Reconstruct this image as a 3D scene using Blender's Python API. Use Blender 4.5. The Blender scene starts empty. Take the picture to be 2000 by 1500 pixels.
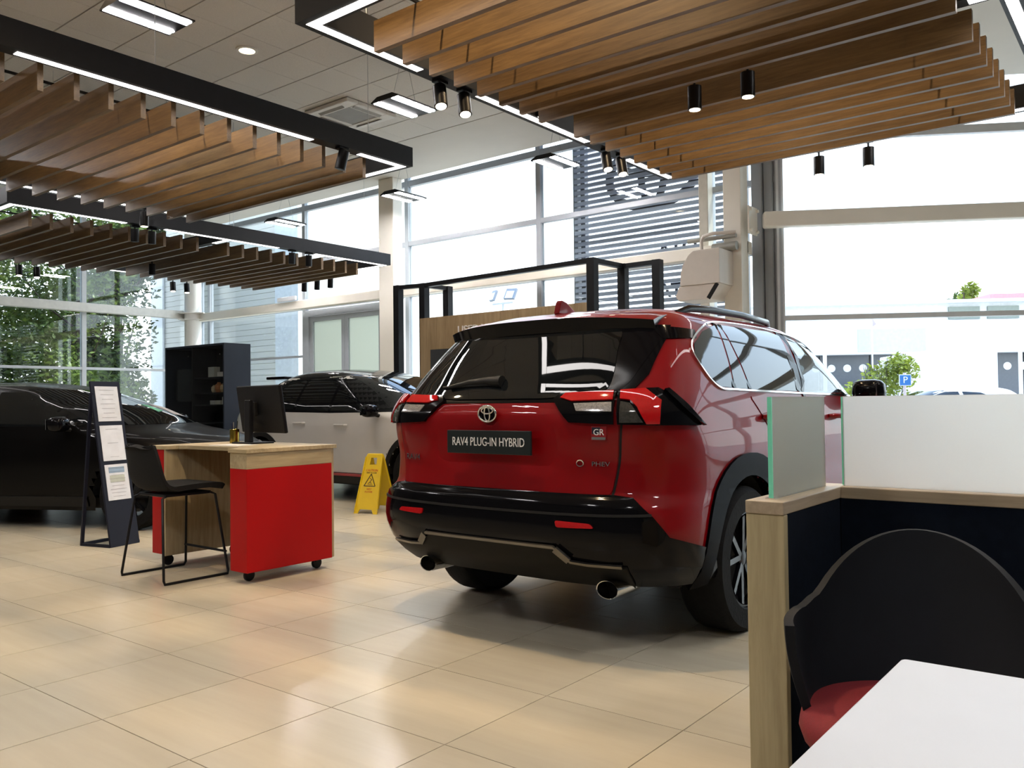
import bpy, bmesh, math, random
import numpy as np
from mathutils import Vector, Matrix
from mathutils.geometry import delaunay_2d_cdt
random.seed(7)
rng = np.random.default_rng(7)
SC = bpy.context.scene
COL = SC.collection
PI = math.pi

# ------------------------------------------------------------------ camera
cam = bpy.data.cameras.new('camera')
cam_ob = bpy.data.objects.new('camera', cam)
COL.objects.link(cam_ob)
YAW, PITCH, ROLL, CAMH, FPX = -0.667025, 0.0221699, -0.0115819, 1.17624, 1647.364
_f = Vector((math.sin(YAW)*math.cos(PITCH), math.cos(YAW)*math.cos(PITCH), math.sin(PITCH)))
_r = Vector((math.cos(YAW), -math.sin(YAW), 0)); _u = _r.cross(_f)
_c, _s = math.cos(ROLL), math.sin(ROLL)
_r2 = _c*_r + _s*_u; _u2 = -_s*_r + _c*_u
cam_ob.matrix_world = Matrix(((_r2.x, _u2.x, -_f.x, 0), (_r2.y, _u2.y, -_f.y, 0), (_r2.z, _u2.z, -_f.z, CAMH), (0, 0, 0, 1)))
cam.sensor_fit = 'HORIZONTAL'; cam.sensor_width = 36.0
cam.lens = FPX/2000*36.0
cam.clip_start = 0.05; cam.clip_end = 400
SC.camera = cam_ob

# ------------------------------------------------------------------ view, sky and sun
SC.view_settings.view_transform = 'Standard'
SC.view_settings.look = 'None'
SC.view_settings.gamma = 1.0
SC.view_settings.use_curve_mapping = False
SC.view_settings.exposure = 1.35
SC.cycles.use_denoising = True
SC.cycles.max_bounces = 10
SC.cycles.diffuse_bounces = 5
SC.cycles.transparent_max_bounces = 24
SC.cycles.sample_clamp_indirect = 6.0
W = bpy.data.worlds.new('sky'); SC.world = W; W.use_nodes = True
wn = W.node_tree; wn.nodes.clear()
wo = wn.nodes.new('ShaderNodeOutputWorld'); wb = wn.nodes.new('ShaderNodeBackground')
wt = wn.nodes.new('ShaderNodeTexCoord'); wsx = wn.nodes.new('ShaderNodeSeparateXYZ'); wr = wn.nodes.new('ShaderNodeValToRGB')
wn.links.new(wt.outputs['Generated'], wsx.inputs[0]); wn.links.new(wsx.outputs['Z'], wr.inputs[0])
wr.color_ramp.elements[0].position = 0.0; wr.color_ramp.elements[0].color = (0.95, 0.97, 1.0, 1)
wr.color_ramp.elements[1].position = 0.75; wr.color_ramp.elements[1].color = (0.42, 0.60, 1.0, 1)
_e = wr.color_ramp.elements.new(0.2); _e.color = (0.80, 0.89, 1.0, 1)
wn.links.new(wr.outputs[0], wb.inputs[0]); wb.inputs[1].default_value = 1.7
wn.links.new(wb.outputs[0], wo.inputs[0])
sun = bpy.data.lights.new('sun', 'SUN'); sun.energy = 4.0; sun.angle = math.radians(0.6); sun.color = (1.0, 0.95, 0.86)
sun_ob = bpy.data.objects.new('sun', sun); COL.objects.link(sun_ob)
sun_ob.location = (0, 40, 60)
sun_ob.rotation_euler = Vector((-0.22, -0.45, -0.86)).to_track_quat('-Z', 'Y').to_euler()

# ------------------------------------------------------------------ materials
MATS = {}
def new_mat(name):
    m = bpy.data.materials.new(name); m.use_nodes = True
    n = m.node_tree; b = n.nodes['Principled BSDF']
    return m, n, b
def mat(name, col, rough=0.5, metal=0.0, var=0.06, scale=12.0, bump=0.0, bscale=60.0, coat=0.0, emis=0.0, ecol=None, spec=0.5, stretch=None, objvar=0.0, sheen=0.0):
    """procedural surface: base colour varied by noise, optional bump, coat, emission and per-object tint"""
    if name in MATS: return MATS[name]
    m, n, b = new_mat(name)
    L = n.links.new
    tc = n.nodes.new('ShaderNodeTexCoord'); mp = n.nodes.new('ShaderNodeMapping')
    L(tc.outputs['Object'], mp.inputs[0])
    if stretch: mp.inputs['Scale'].default_value = stretch
    if objvar:
        oi = n.nodes.new('ShaderNodeObjectInfo'); vm = n.nodes.new('ShaderNodeVectorMath'); vm.operation = 'SCALE'
        cx = n.nodes.new('ShaderNodeCombineXYZ')
        for k in range(3): L(oi.outputs['Random'], cx.inputs[k])
        vm.inputs['Scale'].default_value = 37.0; L(cx.outputs[0], vm.inputs[0]); L(vm.outputs[0], mp.inputs['Location'])
    nz = n.nodes.new('ShaderNodeTexNoise'); nz.inputs['Scale'].default_value = scale; nz.inputs['Detail'].default_value = 5
    L(mp.outputs[0], nz.inputs['Vector'])
    rp = n.nodes.new('ShaderNodeValToRGB')
    c0 = tuple(max(0, c*(1-var)) for c in col) + (1,); c1 = tuple(min(1, c*(1+var)) for c in col) + (1,)
    rp.color_ramp.elements[0].position = 0.3; rp.color_ramp.elements[0].color = c0
    rp.color_ramp.elements[1].position = 0.7; rp.color_ramp.elements[1].color = c1
    L(nz.outputs[0], rp.inputs[0])
    out = rp.outputs[0]
    if objvar:
        hs = n.nodes.new('ShaderNodeHueSaturation'); mr = n.nodes.new('ShaderNodeMapRange')
        mr.inputs['To Min'].default_value = 1-objvar; mr.inputs['To Max'].default_value = 1+objvar
        L(oi.outputs['Random'], mr.inputs[0]); L(mr.outputs[0], hs.inputs['Value']); L(out, hs.inputs['Color']); out = hs.outputs[0]
    L(out, b.inputs['Base Color'])
    b.inputs['Roughness'].default_value = rough; b.inputs['Metallic'].default_value = metal
    b.inputs['Coat Weight'].default_value = coat; b.inputs['Coat Roughness'].default_value = 0.02
    b.inputs['Specular IOR Level'].default_value = spec
    if sheen: b.inputs['Sheen Weight'].default_value = sheen
    if bump:
        nb = n.nodes.new('ShaderNodeTexNoise'); nb.inputs['Scale'].default_value = bscale; nb.inputs['Detail'].default_value = 4
        L(mp.outputs[0], nb.inputs['Vector'])
        bp = n.nodes.new('ShaderNodeBump'); bp.inputs['Strength'].default_value = bump; bp.inputs['Distance'].default_value = 0.01
        L(nb.outputs[0], bp.inputs['Height']); L(bp.outputs[0], b.inputs['Normal'])
    if emis:
        b.inputs['Emission Color'].default_value = tuple(ecol or col) + (1,); b.inputs['Emission Strength'].default_value = emis
    MATS[name] = m
    return m
def wood(name, dark, light, axis=0, rough=0.5, scale=5.0, objvar=0.06, knots=False):
    if name in MATS: return MATS[name]
    m, n, b = new_mat(name); L = n.links.new
    tc = n.nodes.new('ShaderNodeTexCoord'); mp = n.nodes.new('ShaderNodeMapping'); L(tc.outputs['Object'], mp.inputs[0])
    sc = [14.0, 14.0, 14.0]; sc[axis] = 1.1; mp.inputs['Scale'].default_value = sc
    oi = n.nodes.new('ShaderNodeObjectInfo'); cx = n.nodes.new('ShaderNodeCombineXYZ'); vm = n.nodes.new('ShaderNodeVectorMath'); vm.operation = 'SCALE'
    for k in range(3): L(oi.outputs['Random'], cx.inputs[k])
    vm.inputs['Scale'].default_value = 51.0; L(cx.outputs[0], vm.inputs[0]); L(vm.outputs[0], mp.inputs['Location'])
    n1 = n.nodes.new('ShaderNodeTexNoise'); n1.inputs['Scale'].default_value = scale; n1.inputs['Detail'].default_value = 8; n1.inputs['Roughness'].default_value = 0.65; n1.inputs['Distortion'].default_value = 0.4
    L(mp.outputs[0], n1.inputs['Vector'])
    n2 = n.nodes.new('ShaderNodeTexNoise'); n2.inputs['Scale'].default_value = scale*0.22; n2.inputs['Detail'].default_value = 3; L(mp.outputs[0], n2.inputs['Vector'])
    mx = n.nodes.new('ShaderNodeMath'); mx.operation = 'MULTIPLY_ADD'; mx.inputs[1].default_value = 0.6
    L(n1.outputs[0], mx.inputs[0]); 
    m2 = n.nodes.new('ShaderNodeMath'); m2.operation = 'MULTIPLY'; m2.inputs[1].default_value = 0.4; L(n2.outputs[0], m2.inputs[0]); L(m2.outputs[0], mx.inputs[2])
    rp = n.nodes.new('ShaderNodeValToRGB'); rp.color_ramp.elements[0].position = 0.36; rp.color_ramp.elements[0].color = tuple(dark)+(1,)
    rp.color_ramp.elements[1].position = 0.62; rp.color_ramp.elements[1].color = tuple(light)+(1,)
    L(mx.outputs[0], rp.inputs[0])
    hs = n.nodes.new('ShaderNodeHueSaturation'); mr = n.nodes.new('ShaderNodeMapRange'); mr.inputs['To Min'].default_value = 1-objvar; mr.inputs['To Max'].default_value = 1+objvar
    L(oi.outputs['Random'], mr.inputs[0]); L(mr.outputs[0], hs.inputs['Value']); L(rp.outputs[0], hs.inputs['Color']); L(hs.outputs[0], b.inputs['Base Color'])
    b.inputs['Roughness'].default_value = rough
    bp = n.nodes.new('ShaderNodeBump'); bp.inputs['Strength'].default_value = 0.12; bp.inputs['Distance'].default_value = 0.005
    L(n1.outputs[0], bp.inputs['Height']); L(bp.outputs[0], b.inputs['Normal'])
    MATS[name] = m
    return m
def glass(name, tint=(1, 1, 1), refl=1.0, rough=0.0):
    """thin pane: see-through with mirror reflection by Fresnel"""
    if name in MATS: return MATS[name]
    m = bpy.data.materials.new(name); m.use_nodes = True; n = m.node_tree; n.nodes.clear(); L = n.links.new
    o = n.nodes.new('ShaderNodeOutputMaterial'); mx = n.nodes.new('ShaderNodeMixShader'); t = n.nodes.new('ShaderNodeBsdfTransparent'); g = n.nodes.new('ShaderNodeBsdfGlossy')
    lw = n.nodes.new('ShaderNodeLayerWeight'); lw.inputs['Blend'].default_value = 0.5
    pw = n.nodes.new('ShaderNodeMath'); pw.operation = 'POWER'; pw.inputs[1].default_value = 5.0; L(lw.outputs['Facing'], pw.inputs[0])
    fr = n.nodes.new('ShaderNodeMath'); fr.operation = 'MULTIPLY_ADD'; fr.inputs[1].default_value = 0.96; fr.inputs[2].default_value = 0.035; L(pw.outputs[0], fr.inputs[0])
    mu = n.nodes.new('ShaderNodeMath'); mu.operation = 'MULTIPLY'; mu.inputs[1].default_value = refl; mu.use_clamp = True
    t.inputs[0].default_value = tuple(tint)+(1,); g.inputs['Roughness'].default_value = rough
    nz = n.nodes.new('ShaderNodeTexNoise'); nz.inputs['Scale'].default_value = 0.6; bp = n.nodes.new('ShaderNodeBump'); bp.inputs['Strength'].default_value = 0.02
    L(nz.outputs[0], bp.inputs['Height']); L(bp.outputs[0], g.inputs['Normal'])
    L(fr.outputs[0], mu.inputs[0]); L(mu.outputs[0], mx.inputs[0]); L(t.outputs[0], mx.inputs[1]); L(g.outputs[0], mx.inputs[2]); L(mx.outputs[0], o.inputs[0])
    MATS[name] = m; return m
def frosted(name, col, through=0.55):
    if name in MATS: return MATS[name]
    m = bpy.data.materials.new(name); m.use_nodes = True; n = m.node_tree; n.nodes.clear(); L = n.links.new
    o = n.nodes.new('ShaderNodeOutputMaterial'); mx = n.nodes.new('ShaderNodeMixShader'); a = n.nodes.new('ShaderNodeMixShader')
    t = n.nodes.new('ShaderNodeBsdfTranslucent'); d = n.nodes.new('ShaderNodeBsdfDiffuse'); g = n.nodes.new('ShaderNodeBsdfRefraction'); g.inputs['Roughness'].default_value = 0.75; g.inputs['IOR'].default_value = 1.35
    nz = n.nodes.new('ShaderNodeTexNoise'); nz.inputs['Scale'].default_value = 300; rp = n.nodes.new('ShaderNodeValToRGB')
    rp.color_ramp.elements[0].color = tuple(c*0.97 for c in col)+(1,); rp.color_ramp.elements[1].color = tuple(col)+(1,); L(nz.outputs[0], rp.inputs[0])
    L(rp.outputs[0], d.inputs[0]); L(rp.outputs[0], t.inputs[0]); L(rp.outputs[0], g.inputs[0])
    mx.inputs[0].default_value = 0.6; L(d.outputs[0], mx.inputs[1]); L(t.outputs[0], mx.inputs[2])
    a.inputs[0].default_value = through; L(mx.outputs[0], a.inputs[1]); L(g.outputs[0], a.inputs[2]); L(a.outputs[0], o.inputs[0])
    MATS[name] = m; return m
def lamp_mat(name, col, strength):
    if name in MATS: return MATS[name]
    m = bpy.data.materials.new(name); m.use_nodes = True; n = m.node_tree; n.nodes.clear()
    o = n.nodes.new('ShaderNodeOutputMaterial'); e = n.nodes.new('ShaderNodeEmission'); e.inputs[0].default_value = tuple(col)+(1,); e.inputs[1].default_value = strength
    n.links.new(e.outputs[0], o.inputs[0]); MATS[name] = m; return m

# ------------------------------------------------------------------ mesh helpers
class MB:
    """collects shapes, then links them as ONE mesh object"""
    def __init__(s): s.v = []; s.f = []; s.m = []; s.cur = 0
    def add(s, vs, fs):
        k = len(s.v); s.v += [tuple(p) for p in vs]; s.f += [tuple(k+i for i in f) for f in fs]; s.m += [s.cur]*len(fs); return s
    def box(s, x0, x1, y0, y1, z0, z1):
        return s.add([(x0, y0, z0), (x1, y0, z0), (x1, y1, z0), (x0, y1, z0), (x0, y0, z1), (x1, y0, z1), (x1, y1, z1), (x0, y1, z1)],
                     [(0, 3, 2, 1), (4, 5, 6, 7), (0, 1, 5, 4), (1, 2, 6, 5), (2, 3, 7, 6), (3, 0, 4, 7)])
    def obox(s, c, ax, ay, az, sx, sy, sz):
        c = Vector(c); ax = Vector(ax).normalized()*sx/2; ay = Vector(ay).normalized()*sy/2; az = Vector(az).normalized()*sz/2
        vs = [c+a*ax+b*ay+d*az for d in (-1, 1) for a, b in ((-1, -1), (1, -1), (1, 1), (-1, 1))]
        return s.add(vs, [(0, 3, 2, 1), (4, 5, 6, 7), (0, 1, 5, 4), (1, 2, 6, 5), (2, 3, 7, 6), (3, 0, 4, 7)])
    def bar(s, p0, p1, w, h=None, up=(0, 0, 1)):
        p0, p1 = Vector(p0), Vector(p1); d = (p1-p0); l = d.length; d.normalize(); up = Vector(up)
        if abs(d.dot(up)) > 0.99: up = Vector((0, 1, 0))
        a = d.cross(up).normalized(); b = a.cross(d)
        return s.obox((p0+p1)/2, d, a, b, l, w, h or w)
    def tube(s, pts, r, n=10, closed=False, cap=True):
        pts = [Vector(p) for p in pts]; N = len(pts); rs = r if isinstance(r, (list, tuple)) else [r]*N
        k = len(s.v); prev = None
        for i, p in enumerate(pts):
            t = (pts[(i+1) % N]-pts[i-1]) if closed else (pts[min(i+1, N-1)]-pts[max(i-1, 0)])
            t.normalize()
            if prev is None:
                a = t.orthogonal().normalized()
            else:
                a = prev-t*prev.dot(t)
                a = a.normalized() if a.length > 1e-6 else t.orthogonal().normalized()
            prev = a; b = t.cross(a)
            for j in range(n):
                q = 2*PI*j/n; s.v.append(tuple(p+(a*math.cos(q)+b*math.sin(q))*rs[i]))
        R = N if closed else N-1
        for i in range(R):
            for j in range(n):
                i2 = (i+1) % N; j2 = (j+1) % n
                s.f.append((k+i*n+j, k+i*n+j2, k+i2*n+j2, k+i2*n+j)); s.m.append(s.cur)
        if cap and not closed:
            s.f.append(tuple(k+j for j in reversed(range(n)))); s.m.append(s.cur)
            s.f.append(tuple(k+(N-1)*n+j for j in range(n))); s.m.append(s.cur)
        return s
    def lathe(s, prof, n=24, c=(0, 0, 0), axis=2, caps=True):
        k = len(s.v); c = Vector(c)
        def P(r, h, q):
            a, b = r*math.cos(q), r*math.sin(q)
            return c+Vector((a, b, h) if axis == 2 else ((h, a, b) if axis == 0 else (b, h, a)))
        for r, h in prof:
            for j in range(n): s.v.append(tuple(P(r, h, 2*PI*j/n)))
        for i in range(len(prof)-1):
            for j in range(n):
                j2 = (j+1) % n; s.f.append((k+i*n+j, k+i*n+j2, k+(i+1)*n+j2, k+(i+1)*n+j)); s.m.append(s.cur)
        if caps:
            s.f.append(tuple(k+j for j in reversed(range(n)))); s.m.append(s.cur)
            s.f.append(tuple(k+(len(prof)-1)*n+j for j in range(n))); s.m.append(s.cur)
        return s
    def prism(s, poly, fn, t0, t1):
        """2d polygon -> fn(a, b, t) extruded from t0 to t1"""
        n = len(poly)
        return s.add([fn(a, b, t0) for a, b in poly]+[fn(a, b, t1) for a, b in poly],
                     [tuple(reversed(range(n))), tuple(range(n, 2*n))]+[(i, (i+1) % n, n+(i+1) % n, n+i) for i in range(n)])
    def build(s, name, m, parent=None, loc=None, rot=None, smooth=False, bevel=0, kind=None, label=None, auto=None):
        me = bpy.data.meshes.new(name); me.from_pydata(s.v, [], s.f); me.update()
        bm = bmesh.new(); bm.from_mesh(me); bmesh.ops.recalc_face_normals(bm, faces=bm.faces[:])
        bm.to_mesh(me); bm.free()
        for q in (m if isinstance(m, (list, tuple)) else [m]): me.materials.append(q)
        if any(s.m):
            for p, i in zip(me.polygons, s.m): p.material_index = i
        if smooth or auto:
            me.polygons.foreach_set('use_smooth', [True]*len(me.polygons))
            if auto: me.set_sharp_from_angle(angle=math.radians(auto))
        o = bpy.data.objects.new(name, me); COL.objects.link(o)
        if parent: o.parent = parent
        if loc is not None: o.location = loc
        if rot is not None: o.rotation_euler = rot
        if bevel:
            b = o.modifiers.new('bevel', 'BEVEL'); b.width = bevel; b.segments = 2; b.limit_method = 'ANGLE'; b.angle_limit = math.radians(50)
        if kind: o['kind'] = kind
        if label: o['label'] = label
        return o
def empty(name, loc=(0, 0, 0), rz=0.0):
    o = bpy.data.objects.new(name, None); COL.objects.link(o); o.location = loc; o.rotation_euler = (0, 0, rz); o.empty_display_size = 0.2
    return o
def tag(o, label, cat, group=None):
    o['label'] = label; o['category'] = cat
    if group: o['group'] = group
    return o
def struct(o): o['kind'] = 'structure'; return o
def dup(o, parent=None):
    c = o.copy(); COL.objects.link(c)
    if parent is not None: c.parent = parent
    for ch in list(o.children): dup(ch, c)
    return c
def text_geo(body, size, depth=0.004, space=1.0):
    """verts (x right, y up, z out) and faces of extruded lettering, centred"""
    cu = bpy.data.curves.new('lettering', 'FONT'); cu.body = body; cu.size = size; cu.extrude = depth/2; cu.align_x = 'CENTER'; cu.align_y = 'CENTER'; cu.space_character = space; cu.resolution_u = 3
    ob = bpy.data.objects.new('lettering', cu); COL.objects.link(ob)
    dg = bpy.context.evaluated_depsgraph_get(); me = bpy.data.meshes.new_from_object(ob.evaluated_get(dg))
    vs = [tuple(v.co) for v in me.vertices]; fs = [tuple(p.vertices) for p in me.polygons]
    bpy.data.objects.remove(ob); bpy.data.curves.remove(cu); bpy.data.meshes.remove(me)
    return vs, fs
def add_text(mb, body, size, origin, right, up, depth=0.004, width=None, space=1.0, squeeze=None):
    vs, fs = text_geo(body, size, depth, space); o = Vector(origin); r = Vector(right).normalized(); u = Vector(up).normalized(); n = r.cross(u)
    k = 1.0
    if width:
        xs = [v[0] for v in vs]; k = width/(max(xs)-min(xs))
    mb.add([o+r*(x*k)+u*(y*(k if squeeze is None else squeeze))+n*z for x, y, z in vs], fs)
    return mb
def ellipse(mb, c, a, b, rad, right, up, n=40, seg=8):
    c, r, u = Vector(c), Vector(right).normalized(), Vector(up).normalized()
    return mb.tube([c+r*(a*math.cos(2*PI*i/n))+u*(b*math.sin(2*PI*i/n)) for i in range(n)], rad, seg, closed=True)

# ================================================================== SETTING
def proj(p):
    v = Vector(p)-Vector((0, 0, CAMH)); d = v.dot(_f)
    if d < 0.05: return None
    return 1000+FPX*v.dot(_r2)/d, 750-FPX*v.dot(_u2)/d, d
def in_frame(p, m=60):
    q = proj(p); return q is not None and -m < q[0] < 2000+m and -m < q[1] < 1500+m
XL, YF = -16.9, 10.35
P0 = Vector((-3.86, 10.35)); RU = Vector((0.857, 0.515)); RN = Vector((-0.515, 0.857)); RLEN = 13.2
P1 = P0+RU*RLEN
XR, YB = P1.x, -5.0
ROOM = [(XL, YB), (XR, YB), (P1.x, P1.y), (P0.x, P0.y), (XL, YF)]
def inside(x, y, poly=ROOM):
    c = False
    for i in range(len(poly)):
        (x1, y1), (x2, y2) = poly[i-1], poly[i]
        if (y1 > y) != (y2 > y) and x < (x2-x1)*(y-y1)/(y2-y1)+x1: c = not c
    return c
M_grout = mat('grout', (0.20, 0.17, 0.12), 0.9)
def tile_mat():
    m, n, b = new_mat('porcelain_tile'); L = n.links.new
    tc = n.nodes.new('ShaderNodeTexCoord'); ge = n.nodes.new('ShaderNodeNewGeometry'); mp = n.nodes.new('ShaderNodeMapping'); mp.inputs['Scale'].default_value = (0.9, 9.0, 1.0)
    oi = n.nodes.new('ShaderNodeObjectInfo')
    L(ge.outputs['Position'], mp.inputs[0])
    nz = n.nodes.new('ShaderNodeTexNoise'); nz.inputs['Scale'].default_value = 1.6; nz.inputs['Detail'].default_value = 6; nz.inputs['Roughness'].default_value = 0.6; L(mp.outputs[0], nz.inputs['Vector'])
    rp = n.nodes.new('ShaderNodeValToRGB'); rp.color_ramp.elements[0].position = 0.3; rp.color_ramp.elements[0].color = (0.49, 0.445, 0.345, 1); rp.color_ramp.elements[1].position = 0.7; rp.color_ramp.elements[1].color = (0.53, 0.485, 0.38, 1)
    L(nz.outputs[0], rp.inputs[0])
    hs = n.nodes.new('ShaderNodeHueSaturation'); mr = n.nodes.new('ShaderNodeMapRange'); mr.inputs['To Min'].default_value = 0.96; mr.inputs['To Max'].default_value = 1.04
    L(oi.outputs['Random'], mr.inputs[0]); L(mr.outputs[0], hs.inputs['Value']); L(rp.outputs[0], hs.inputs['Color']); L(hs.outputs[0], b.inputs['Base Color'])
    b.inputs['Roughness'].default_value = 0.25; b.inputs['Specular IOR Level'].default_value = 0.6
    MATS['porcelain_tile'] = m; return m
M_tile = tile_mat()
fl = MB().prism(ROOM, lambda a, b, t: (a, b, t), -0.25, -0.004).build('floor', M_grout); struct(fl)
def tiles(parent, size, gap, gap2, ox, oy, z0, z1, m, nmax, region, nm, depth_key=True):
    """grid of separate tiles: the ones that show largest as parts, the rest joined"""
    xs = [p[0] for p in ROOM]; ys = [p[1] for p in ROOM]; cells = []
    i0, i1 = int((min(xs)-ox)/size)-1, int((max(xs)-ox)/size)+1; j0, j1 = int((min(ys)-oy)/size)-1, int((max(ys)-oy)/size)+1
    for i in range(i0, i1+1):
        for j in range(j0, j1+1):
            x, y = ox+i*size, oy+j*size
            if all(inside(x+a, y+b) for a in (0.02, size-0.02) for b in (0.02, size-0.02)) and region(x+size/2, y+size/2): cells.append((x, y))
    def key(c):
        q = proj((c[0]+size/2, c[1]+size/2, z1))
        return q[2] if q and in_frame((c[0]+size/2, c[1]+size/2, z1), 150) else 1e3
    cells.sort(key=key)
    h = (size-gap)/2; me = None; zc = (z0+z1)/2
    for k, (x, y) in enumerate(cells[:nmax]):
        if me is None:
            o = MB().box(-(size-gap2)/2, (size-gap2)/2, -h, h, z0-zc, z1-zc).build(nm, m, parent, loc=(x+size/2, y+size/2, zc)); me = o.data
        else:
            o = bpy.data.objects.new(nm, me); COL.objects.link(o); o.parent = parent; o.location = (x+size/2, y+size/2, zc)
    rest = MB()
    for x, y in cells[nmax:]: rest.box(x+gap2/2, x+size-gap2/2, y+gap/2, y+size-gap/2, z0, z1)
    if rest.v: rest.build(nm+'s', m, parent, kind='stuff')
tiles(fl, 0.6, 0.004, 0.004, -3.81, 0.954, -0.006, 0.0, M_tile, 300, lambda x, y: True, 'floor_tile')

M_white = mat('white_paint', (0.74, 0.72, 0.68), 0.6, var=0.03, scale=3)
M_cream = mat('cream_steel', (0.82, 0.77, 0.68), 0.45, var=0.04, scale=2)
M_ctile = mat('mineral_ceiling_tile', (0.67, 0.64, 0.59), 0.9, var=0.06, scale=90, bump=0.25, bscale=160, objvar=0.02)
M_gridt = mat('ceiling_grid', (0.40, 0.375, 0.34), 0.6)
CE = [(XL, YB), (XR, YB), (P1.x, P1.y-0.3), (P0.x+0.1, P0.y-0.25), (XL, YF-0.25)]
ce = MB().prism(CE, lambda a, b, t: (a, b, t), 5.012, 5.3).build('ceiling', M_gridt); struct(ce)
tiles(ce, 0.6, 0.016, 0.004, 0.34-17.4, 0.21-6.0, 5.0, 5.02, M_ctile, 300, lambda x, y: y < 8.6, 'ceiling_tile')
MB().prism([(XL+.02, 8.62), (-6.5, 8.62), (XR-.3, 8.62), (XR-.3, P1.y-.5), (P0.x+.1, YF-.25), (XL+.02, YF-.25)], lambda a, b, t: (a, b, t), 4.999, 5.02).build('plasterboard', mat('plasterboard', (0.60, 0.565, 0.51), 0.8, var=0.02, scale=3), ce)
struct(MB().prism([(XL-.4, YB-.4), (XR+.4, YB-.4), (P1.x+.4, P1.y+.4), (P0.x-.2, P0.y+.35), (XL-.4, YF+.35)], lambda a, b, t: (a, b, t), 5.72, 5.95).build('roof', mat('roof_felt', (0.25, 0.25, 0.26), 0.9)))
M_wallp = mat('wall_plaster', (0.16, 0.155, 0.15), 0.8, var=0.03, scale=2)
struct(MB().box(XL-.2, XR+.2, YB-.2, YB, -0.25, 5.72).build('wall_back', M_wallp))
struct(MB().box(XR, XR+.2, YB, P1.y, -0.25, 5.72).build('wall_right', M_wallp))
# the left wall goes solid past the glazing, out of view, to darken reflections
struct(MB().box(XL-.15, XL, YB, 5.0, -0.25, 5.72).build('wall_left', M_wallp))

M_alu = mat('grey_aluminium', (0.36, 0.38, 0.41), 0.4, metal=0.0, var=0.03)
M_aluw = mat('pale_aluminium', (0.62, 0.63, 0.64), 0.4, var=0.03)
G_win = glass('window_glass', (0.93, 0.97, 0.96), refl=1.3)
def glazing(name, org, u, nrm, bays, zs, zthick, skip=(), mm=M_alu, depth=0.09, mw=0.085, top=5.7):
    """curtain wall: mullions at the bay lines, transoms at zs, one pane per cell"""
    u = Vector(u).normalized().to_3d(); nr = Vector(nrm).normalized().to_3d(); o = Vector((org[0], org[1], 0))
    root = empty(name, o); struct(root)
    for t in bays:
        MB().obox(u*t+Vector((0, 0, top/2)), u, nr, (0, 0, 1), mw, depth, top).build('mullion', mm, root)
    Z = [0.05]+list(zs)+[top-.05]; th = [0.1]+list(zthick)+[0.1]
    for i in range(len(bays)-1):
        a, b = bays[i]+mw/2, bays[i+1]-mw/2
        for z, h in zip(Z, th):
            if (i, round(z, 2)) in skip: continue
            MB().obox(u*((a+b)/2)+Vector((0, 0, z)), u, nr, (0, 0, 1), b-a, depth*.9, h).build('transom', mm, root)
        zz = [z for z in Z if (i, round(z, 2)) not in skip]
        for z0, z1 in zip(zz[:-1], zz[1:]):
            if (i, 'pane', round(z0, 2)) in skip: continue
            MB().obox(u*((a+b)/2)+Vector((0, 0, (z0+z1)/2)), u, nr, (0, 0, 1), b-a, 0.012, z1-z0-.04).build('glass_pane', G_win, root)
    return root
# window_1: left wall, window_2: far wall, window_3: canted wall to the right
glazing('window_1', (XL, 5.0), (0, 1), (1, 0), [0.04, 2.82, 5.3], [1.95, 3.13, 4.1], [0.05, 0.08, 0.06], mm=M_aluw)
w2 = glazing('window_2', (XL, YF), (1, 0), (0, 1), [0.06, 0.42, 3.68, 6.02, 6.5, 9.33, 12.13, 12.8, 13.04], [2.12, 3.07, 3.94, 4.98], [0.04, 0.10, 0.075, 0.10],
    skip={(2, 0.05), (2, 2.12), (2, 'pane', 0.05), (3, 2.12), (4, 2.12), (5, 2.12), (6, 2.12), (7, 2.12)})
glazing('window_3', (P0.x, P0.y), RU, RN, [0, 3.7, 7.4, 11.1, 13.1], [2.19, 3.38, 4.45, 5.19], [0.06, 0.08, 0.10, 0.09], mm=M_aluw)
# structural steel along the glazing
def col(name, x0, x1, y0, y1, m=M_cream, z1=5.0):
    return struct(MB().box(x0, x1, y0, y1, 0, z1).build(name, m, bevel=0.008))
col('trim_1', -10.62, -10.27, 9.86, 10.08)      # tall column beside the doors
col('trim_2', -4.36, -4.13, 9.80, 10.02)        # column at the corner of the canted wall
col('trim_3', -4.83, -4.70, 10.10, 10.25, mat('beige_steel', (0.50, 0.47, 0.40), 0.5))
struct(MB().lathe([(0.17, 0), (0.17, 5.0)], 24, (XL+.42, YF-.42, 0)).build('trim_4', M_white, auto=40))
b5 = struct(MB().box(XL+.42, -4.13, 9.98, 10.14, 2.99, 3.15).build('trim_5', M_cream, bevel=0.01))
struct(MB().box(XL+.10, XL+.26, 5.0, YF-.42, 3.05, 3.22).build('trim_6', mat('pale_steel', (0.72, 0.70, 0.65), 0.45), bevel=0.01))
q = P0-RN*0.22; qa = q+RU*0.12; qb = q+RU*12.5
tb = MB(); tb.bar((qa.x-.30, qa.y-.18, 3.385), (qb.x, qb.y, 3.385), 0.15, 0.19); struct(tb.build('trim_7', M_cream, bevel=0.02))
br = MB(); br.obox((-4.06, 9.99, 3.385), (1, 0, 0), (0, 1, 0), (0, 0, 1), 0.02, 0.26, 0.34)
for dz in (-.13, .13):
    for dy in (-.1, .1): br.lathe([(0.02, -.02), (0.02, .02)], 8, (-4.04, 9.99+dy, 3.385+dz), axis=0)
struct(br.build('trim_8', M_cream))
# the corner bracket where beams meet the round column
bk = MB()
for z in (3.02, 3.16): bk.obox((XL+.42, YF-.42, z), (1, 1, 0), (-1, 1, 0), (0, 0, 1), .52, .40, .02)
struct(bk.build('trim_9', M_white))
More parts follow.
